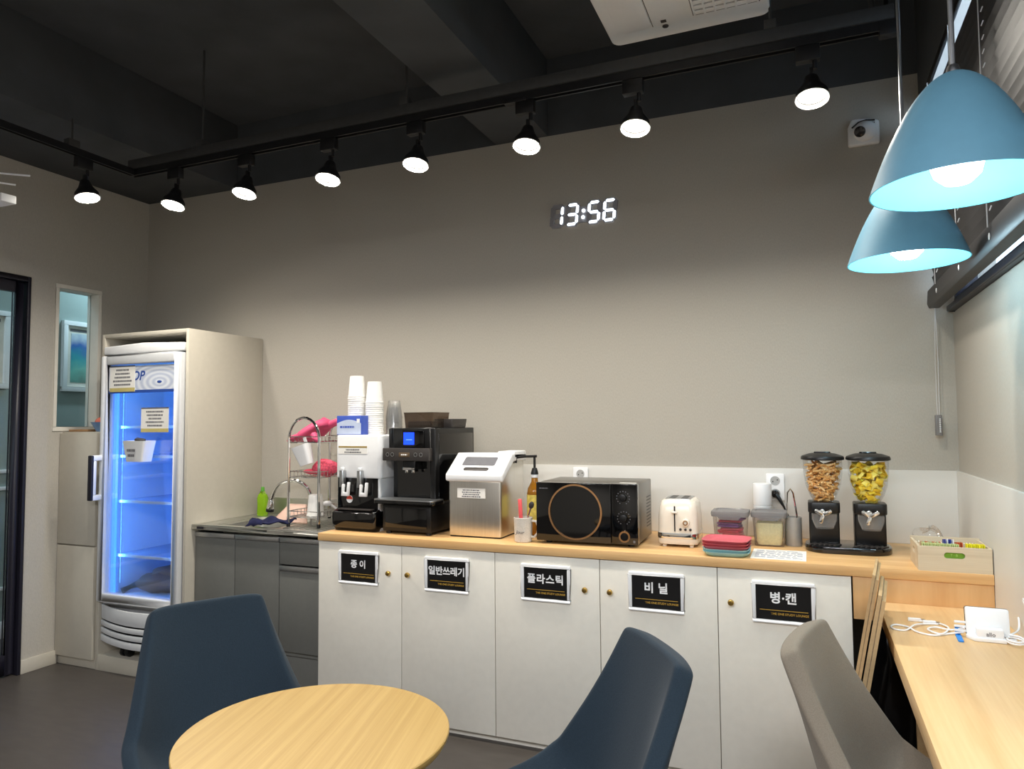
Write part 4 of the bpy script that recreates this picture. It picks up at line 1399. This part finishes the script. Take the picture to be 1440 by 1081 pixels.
# cereal dispenser
cx0 = -.438
cd2 = thing('cereal_dispenser', 'twin black cereal dispenser with clear hoppers', 'dispenser', (cx0, -.265, ZT))
mb = MB()
mb.prism(rrect(.312, .215, .085, 10), 0, .026)
mb.build('base', m_blackg, cd2, .004)
def hopper(sx):
    t = cd2
    mb = MB()
    mb.prism(rrect(.112, .10, .008, 4, sx, .03), .024, .185)
    mb.build('tower', m_blackp, t, .003)
    MB().prism(rrect(.118, .112, .02, 5, sx, .0), .150, .192).build('collar', m_blackp, t, .004)
    hp = MB().lathe([(.036, .188), (.040, .196), (.054, .222), (.066, .258), (.0725, .305), (.074, .362)], c=(sx, 0, 0), n=40).build('hopper', m_glass, t)
    lidb = MB().lathe([(.001, .379), (.034, .379), (.036, .386), (.05, .384), (.078, .374), (.081, .368), (.081, .360), (.075, .358), (.001, .358)], c=(sx, 0, 0), n=40).build('lid', m_blackp, t)
    MB().prism(rrect(.062, .016, .007, 4, sx, 0), .378, .392).build('lid_grip', m_blackg, lidb, .003)
    ch = MB().loft([[(sx + x, y, z) for x, y in rrect(w, .05, .012, 4, 0, -.058)] for w, z in ((.092, .150), (.090, .125), (.064, .092))], cap=False).build('chute', m_cplast, t)
    kk = MB().cyl((sx - .008, -.058, .156), .013, .03, 'y', 20).build('knob_hub', m_chrome, t, .003)
    for a in (.5, 2.6, 4.4):
        mb = MB().at((sx - .004, -.090, .148), (0, -a, 0))
        mb.prism(rrect(.034, .014, .0065, 4, .018, 0), -.003, .003, 'y')
        mb.build('knob_blade', m_chrome, kk, .001)
    for k in range(6):
        MB().at((sx - .045 + k * .018, -.058, .026), (0, 0, -.6)).box(-.004, .004, -.022, .022, 0, .005).build('drip_bar', m_dgrey, t, .001)
hopper(-.083)
hopper(.083)
# the snacks in the two hoppers, piece by piece
m_st = [mat('brown_snack_%d' % i, c, .7, var=.1, scale=60) for i, c in enumerate(((232, 186, 120), (218, 164, 94), (242, 206, 146)))]
m_yc = [mat('yellow_snack_%d' % i, c, .7, var=.1, scale=60) for i, c in enumerate(((250, 224, 70), (244, 208, 56), (252, 234, 120)))]
def bend(l, r, b):
    return MB().tube([(l * (i / 5 - .5), b * (1 - (2 * i / 5 - 1) ** 2), 0) for i in range(6)], [r * .7, r, r, r, r, r * .7], 7)
st_me = [bend(.044, .0052, .010).mesh('snack_stick', m, ang=80) for m in m_st]
def curl():
    rings = []
    for i in range(7):
        a = -1.5 + 3.0 * i / 6
        rings.append([(.0150 * math.cos(a) * 1.0, y, .0150 * math.sin(a)) for y in (-.014, .014)] + [(.0125 * math.cos(a), y, .0125 * math.sin(a)) for y in (.014, -.014)])
    return MB().loft(rings)
cu_me = [curl().mesh('corn_curl', m, .001, 1) for m in m_yc]
def rin(z):
    P = [(.188, .030), (.196, .036), (.222, .050), (.258, .0625), (.305, .069), (.362, .071)]
    for (a, ra), (b, rb) in zip(P, P[1:]):
        if z <= b:
            return ra + (rb - ra) * (z - a) / (b - a)
    return .066
def fill(sx, meshes, name, lab, grp, n, top, seed, margin):
    rnd = random.Random(seed)
    for k in range(n):
        z = .192 + (top - .192) * ((k + .5) / n) ** .8
        R = rin(z) - margin
        r = R * math.sqrt(rnd.uniform(.45, 1)) if k % 4 else R * math.sqrt(rnd.uniform(0, 1))
        a = k * 2.39996 + rnd.uniform(-.3, .3)
        o = bpy.data.objects.new(name, meshes[k % 3])
        COL.objects.link(o)
        o.location = (cx0 + sx + r * math.cos(a), -.265 + r * math.sin(a), ZT + z)
        if name == 'snack_stick':
            o.rotation_euler = (rnd.uniform(-.5, .5), rnd.uniform(-.6, .6), a + PI / 2 + rnd.uniform(-.5, .5))
        else:
            o.rotation_euler = (rnd.uniform(0, 6), rnd.uniform(0, 6), rnd.uniform(0, 6))
        tag(o, lab, 'snack', grp)
fill(-.083, st_me, 'snack_stick', 'short brown curved snack stick in the clear hopper nearer the tongs', 'brown snack sticks in the hopper', 150, .345, 3, .007)
fill(.083, cu_me, 'corn_curl', 'yellow curled corn snack in the clear hopper nearer the side wall', 'yellow corn snacks in the hopper', 100, .340, 4, .015)

# tea crate
cr = thing('tea_crate', 'shallow pale wooden crate of tea sachets at the worktop corner', 'crate', (-.233, -.597, ZT), .0)
CW, CD, CH = .218, .20, .084
def slotted(x0, x1, y0, y1, h, axis, sw, sh):
    """board with a rounded hand slot, built as a ring of quads"""
    n = 6
    a0, a1 = (x0, x1) if axis == 'y' else (y0, y1)
    c = (a0 + a1) / 2
    zc = h * .66
    inner = [(c + x, zc + z) for x, z in rrect(sw, sh, sh * .49, n)]
    outer = []
    for x, z in inner:
        dx, dz = x - c, z - zc
        s = min(((a1 - c) / abs(dx)) if dx else 9e9, ((h - zc) / dz) if dz > 0 else (zc / -dz if dz < 0 else 9e9))
        outer.append((c + dx * s, zc + dz * s))
    for cx_, cz_ in ((a0, 0), (a1, 0), (a0, h), (a1, h)):
        j = min(range(len(outer)), key=lambda i: (outer[i][0] - cx_) ** 2 + (outer[i][1] - cz_) ** 2)
        outer[j] = (cx_, cz_)
    if axis == 'y':
        f = lambda p, t: (p[0], t, p[1])
        t0, t1 = y0, y1
    else:
        f = lambda p, t: (t, p[0], p[1])
        t0, t1 = x0, x1
    rings = [[f(p, t0) for p in outer], [f(p, t0) for p in inner], [f(p, t1) for p in inner], [f(p, t1) for p in outer]]
    rings.append(rings[0])
    return MB().loft(rings, cap=False)
slotted(0, CW, 0, .008, CH, 'y', .062, .020).build('front_board', m_crate, cr, smooth=False)
slotted(0, .008, .008, CD - .008, CH, 'x', .062, .020).build('side_board', m_crate, cr, smooth=False)
box('side_board', m_crate, cr, CW - .008, CW, .008, CD - .008, 0, CH)
box('back_board', m_crate, cr, 0, CW, CD - .008, CD, 0, CH + .006)
box('bottom', m_crate, cr, .008, CW - .008, .008, CD - .008, .003, .009)
box('divider', m_crate, cr, .008, CW - .008, .125, .130, .009, CH - .006)
box('divider', m_crate, cr, .008, CW - .008, .062, .066, .009, CH - .012)
m_lg = mat('leaf_green_card', (110, 156, 40), .5, var=.06)
gp = MB().prism(rrect(.066, .024, .0118, 6, CW / 2, CH * .66), .0085, .0095, 'y').build('green_card', m_lg, cr)
text('T · B', .011, mat('pale_green_print', (170, 205, 110), .6), gp, (CW / 2, .0083, CH * .66))
def sachets(name, lab, grp, cols, n, x0, x1, y, h, w, tilt, z=.009):
    ms = [MB().prism(rrect(w, .0028, .0012, 2), 0, h).mesh(name, mat(name + '_%d' % i, c, .5, var=.06), ) for i, c in enumerate(cols)]
    rnd = random.Random(len(lab))
    for k in range(n):
        o = bpy.data.objects.new(name, ms[k % len(ms)])
        COL.objects.link(o)
        o.location = (-.233 + x0 + (x1 - x0) * (k + .5) / n, -.597 + y + rnd.uniform(-.002, .002), ZT + z)
        o.rotation_euler = (0, tilt + rnd.uniform(-.05, .05), PI / 2 + rnd.uniform(-.06, .06))
        tag(o, lab, 'sachet', grp)
sachets('green_tea_sachet', 'pale green tea sachet in the front row of the crate', 'green tea sachets in the crate', [(196, 206, 140), (206, 216, 156)], 20, .016, .128, .036, .080, .042, .06)
sachets('coffee_stick', 'bright yellow coffee stick in the front row of the crate', 'yellow coffee sticks in the crate', [(240, 232, 40), (226, 216, 30)], 10, .150, .204, .036, .083, .040, .05)
sachets('herb_tea_sachet', 'brown paper tea sachet in the middle row of the crate', 'paper tea sachets in the crate', [(196, 170, 130), (184, 200, 150), (206, 120, 70)], 9, .02, .085, .097, .076, .05, .12)
sachets('blue_sachet', 'blue and white sachet in the middle row of the crate', 'blue sachets in the crate', [(40, 60, 150), (230, 232, 240)], 4, .092, .125, .097, .086, .05, .2)
sachets('orange_sachet', 'orange sachet in the middle row of the crate', 'orange sachets in the crate', [(206, 96, 52)], 3, .13, .15, .097, .078, .05, .15)
sachets('white_sugar_stick', 'white sugar stick in the back row of the crate', 'white sugar sticks in the crate', [(238, 234, 224)], 22, .012, .206, .158, .066, .05, .05)
pb = thing('clear_bag', 'crumpled clear plastic bag behind the tea crate', 'bag', (-.15, -.25, ZT))
lump(MB(), (0, 0, .05), .06, .05, .05, .25, 31).build('bag_film', m_cplast, pb)

# ================================================================ DESK THINGS
ch_ = thing('charging_stand', 'white charging stand with a tilted back plate on the desk', 'charger', (-.105, -1.0, .721), -.02)
MB().prism([(-.042, .0), (.038, .0), (.038, .085), (-.042, .085), (-.058, .03)][::1], 0, .012).build('base', m_plast, ch_, .003)
MB().at((0, .035, .010), (-.18, 0, 0)).prism(rrect(.108, .078, .006, 4, -.002, .039), -.006, .006, 'y').build('back_plate', m_plast, ch_, .003)
MB().at((0, .035, .010), (-.18, 0, 0)).prism(rrect(.110, .080, .006, 4, -.002, .039), .006, .010, 'y').build('back_edge', m_dgrey, ch_, .001)
box('front_block', m_plast, ch_, -.034, .032, .006, .032, .010, .036, .003)
text('allo', .016, m_ink, ch_, (.0, .0055, .021), bold=.01, name='logo_lettering')
for k in range(3):
    box('port_plug', m_plast, ch_, -.085, -.055, .038 + k * .001, .044, .014 + k * .012, .021 + k * .012, .002)
def cable(name, lab, pts, r=.0028, mm_=None):
    # smooth the hand-set points
    P = [Vector(p) for p in pts]
    Q = []
    for i in range(len(P) - 1):
        p0, p1, p2, p3 = P[max(i - 1, 0)], P[i], P[i + 1], P[min(i + 2, len(P) - 1)]
        for k in range(5):
            t = k / 5
            Q.append(.5 * ((2 * p1) + (p2 - p0) * t + (2 * p0 - 5 * p1 + 4 * p2 - p3) * t * t + (3 * p1 - p0 - 3 * p2 + p3) * t ** 3))
    Q.append(P[-1])
    return tag(MB().tube(Q, r, 7).build(name, mm_ or m_plast, ang=80), lab, 'cable')
zc = .7238
cable('usb_cable', 'white charging cable looping to the desk edge', [(-.165, -.960, .735), (-.20, -.95, zc), (-.245, -.985, zc), (-.285, -.965, zc), (-.305, -.915, zc), (-.335, -.90, zc), (-.352, -.925, zc), (-.345, -.955, zc), (-.315, -.955, zc), (-.285, -.90, zc + .004), (-.25, -.86, zc), (-.215, -.85, zc)])
cable('usb_cable', 'white charging cable in a tangle beside the blue tag', [(-.165, -.962, .747), (-.195, -.93, .730), (-.23, -.90, zc + .003), (-.255, -.94, zc + .004), (-.225, -.975, zc + .003), (-.195, -.90, zc + .004), (-.215, -.835, zc), (-.262, -.83, zc)])
cable('usb_cable', 'white cable coiled beside the charging stand', [(-.062, -.93, .728)] + [(-.047 + .020 * math.cos(a), -1.0 + .030 * math.sin(a), .726 + .003 * a / 3) for a in [1.2 + .7 * i for i in range(20)]] + [(-.03, -.95, .75), (-.02, -.92, .765), (-.017, -.90, .775)], .0028)
for x, y, rz in ((-.232, -.842, .1), (-.27, -.825, .05)):
    t = thing('usb_connector', 'white cable connector lying at the back of the desk', 'connector', (x, y, .721), rz, 'cable connectors on the desk')
    box('connector_shell', m_plast, t, -.025, .012, -.006, .006, 0, .010, .002)
    box('connector_tip', m_alu, t, .012, .022, -.004, .004, .002, .008)
bt_ = thing('cable_tag', 'blue cable tag hanging from the charging cables', 'tag', (-.180, -.962, .7215), -.05)
MB().prism(rrect(.014, .078, .004, 4, 0, -.022), 0, .003).build('tag_strip', mat('bright_blue_tag', (40, 130, 214), .5), bt_)
MB().at((0, .0, .0)).box(-.007, .007, .012, .020, 0, .028).build('tag_loop', mat('bright_blue_loop', (44, 136, 220), .5), bt_, .002)
cable('wall_cable', 'white looped cable hanging on the panel above the desk', [(-.016, -1.30, .815), (-.018, -1.18, .812), (-.017, -1.10, .815), (-.017, -1.0, .828), (-.017, -.965, .842), (-.017, -1.0, .842), (-.017, -1.09, .820)], .004)

# ================================================================ WALL FITTINGS
ck = thing('digital_clock', 'white LED digital wall clock reading 13:56', 'clock', (-1.588, -.001, 2.352))
SEG = {'1': 'bc', '3': 'abcdg', '5': 'acdfg', '6': 'acdefg'}
dw, dh, sw = .052, .098, .0135
def seg_poly(k):
    h2 = dh / 2
    if k in 'adg':
        z = {'a': dh, 'd': 0, 'g': h2}[k]
        return [(-dw / 2 + .009, z - sw / 2), (dw / 2 - .009, z - sw / 2), (dw / 2 - .003, z), (dw / 2 - .009, z + sw / 2), (-dw / 2 + .009, z + sw / 2), (-dw / 2 + .003, z)]
    x = dw / 2 if k in 'bc' else -dw / 2
    z0, z1 = (h2 + .003, dh - .003) if k in 'bf' else (.003, h2 - .003)
    return [(x, z0), (x + sw / 2, z0 + .006), (x + sw / 2, z1 - .006), (x, z1), (x - sw / 2, z1 - .006), (x - sw / 2, z0 + .006)]
for i, (x, c) in enumerate(((-.142, '1'), (-.062, '3'), (.052, '5'), (.132, '6'))):
    sh = lambda P: [(x + a + b * .10, b + .008) for a, b in P]
    bd_ = MB()
    for k in 'abcdefg':
        P = seg_poly(k)
        cxp = sum(a for a, _ in P) / 6
        czp = sum(b for _, b in P) / 6
        bd_.prism(sh([(cxp + (a - cxp) * 1.12 + (.004 if a > cxp else -.004 if a < cxp else 0), czp + (b - czp) * 1.12 + (.004 if b > czp else -.004 if b < czp else 0)) for a, b in P]), -.012, 0, 'y')
    dg_ = bd_.build('digit', m_ledoff, ck, label='grey digit housing')
    for k in SEG[c]:
        MB().prism(sh(seg_poly(k)), -.0145, -.0122, 'y').build('lit_segment', m_led, dg_, .001)
box('bridge', m_ledoff, ck, -.026, .024, -.010, 0, .012, .092)
for z in (.037, .070):
    MB().cyl((-.004 + z * .1, -.010, z), .0085, .004, 'y', 20).build('colon_dot', m_led, ck)

sc2 = thing('security_camera', 'white wall-mounted eyeball security camera', 'security camera', (-.311, -.001, 2.553))
pl = [(-.062, 0), (.062, .0), (.062, .10)] + [(.062 - .124 * i / 8, .10 + .018 * math.sin(PI * (.35 + .65 * (1 - i / 8)))) for i in range(1, 8)] + [(-.062, .082)]
MB().prism(pl, -.03, 0, 'y').build('back_plate', m_plast, sc2, .008, 3)
MB().ball((.004, -.035, .055), .046, 24, (1, .9, .95)).build('eyeball', m_plast, sc2)
ey = MB().at((-.016, -.068, .044), (PI / 2 + .35, 0, -.35)).cyl((0, 0, 0), .023, .012).build('lens_ring', m_blackg, sc2, .003)
MB().tube([(-.046, -.030, .078), (-.02, -.038, .097), (.01, -.040, .102), (.044, -.034, .099)], .003, 8).build('hood_slot', m_blackp, sc2)
lines('print', m_ink, sc2, .022, .044, .082, .094, 1, -.036, 4, .9)

# ================================================================ TABLE AND CHAIRS
tbx, tby = -1.529, -2.184
tt = thing('round_table', 'small round oak cafe table between the two blue chairs', 'table', (tbx, tby, 0))
MB().lathe([(.001, .690), (.245, .690), (.268, .700), (.2752, .712), (.2752, .718), (.2735, .720), (.001, .720)], n=72).build('table_top', m_table, tt)
MB().cyl((0, 0, .018), .028, .66).build('column', m_rail, tt)
MB().cyl((0, 0, .66), .10, .03, r2=.12).build('top_plate', m_rail, tt)
MB().lathe([(.001, 0), (.21, 0), (.21, .010), (.06, .024), (.03, .04), (.001, .04)], n=48).build('base', m_rail, tt)


def chair(loc, rz, m, label, wt=.165, wb=.225):
    """shell chair: faces local -y; origin on the floor below the seat centre"""
    t = thing('shell_chair', label, 'chair', loc, rz)
    prof = [(-.235, .415, .205), (-.20, .440, .222), (-.08, .437, .232), (.06, .425, .236), (.14, .432, .236), (.185, .475, .232), (.212, .56, .218), (.237, .66, .197), (.262, .76, .175), (.278, .825, .161), (.283, .846, .154)]
    N = len(prof)
    nu = 12
    rings = []
    for k, (y, z, w) in enumerate(prof):
        s = k / (N - 1)
        row = []
        for i in range(nu + 1):
            q = -1 + 2 * i / nu
            e = abs(q) ** 3
            lift = .11 * e * math.exp(-((s - .40) / .17) ** 2)
            fwd = .085 * e * math.exp(-((s - .55) / .22) ** 2) + .008 * q * q * (1 if s > .5 else 0)
            row.append((w * q, y - fwd, z + lift - .012 * (1 - q * q) * (1 if s < .45 else 0) - .010 * abs(q) ** 6 * (1 if s > .95 else 0)))
        rings.append(row)
    o = MB().loft(rings, cap=False, closed=False).build('shell', m, t, ang=180)
    so = o.modifiers.new('pad', 'SOLIDIFY')
    so.thickness = .045
    so.offset = 0.0
    bv = o.modifiers.new('soft', 'BEVEL')
    bv.width = .016
    bv.segments = 3
    bv.limit_method = 'ANGLE'
    bv.angle_limit = math.radians(50)
    sb = o.modifiers.new('round', 'SUBSURF')
    sb.levels = 1
    sb.render_levels = 2
    for sx in (-1, 1):
        for yy in (-.15, .15):
            MB().tube([(sx * .15, yy, .42), (sx * .20, yy * 1.35, .0)], [.016, .010], 10).build('leg', m_rail, t)
    box('under_frame', m_rail, t, -.16, .16, -.16, .16, .385, .405, .003)
    return t


def place(mid, face, m, label):
    """mid = centre of the back's top edge, face = direction the chair looks"""
    f = Vector((face[0], face[1])).normalized()
    rz = math.atan2(f.y, f.x) + PI / 2
    return chair((mid[0] + f.x * .27, mid[1] + f.y * .27, 0), rz, m, label)


place((-2.205, -1.812), (.87, -.50), m_chair, 'slate blue shell chair at the table in front of the fridge')
place((-.908, -1.752), (-.82, -.57), m_chair, 'slate blue shell chair at the table in front of the white cabinets')
place((-.592, -1.53), (.97, -.22), m_taupe, 'taupe shell chair pulled up to the oak desk')
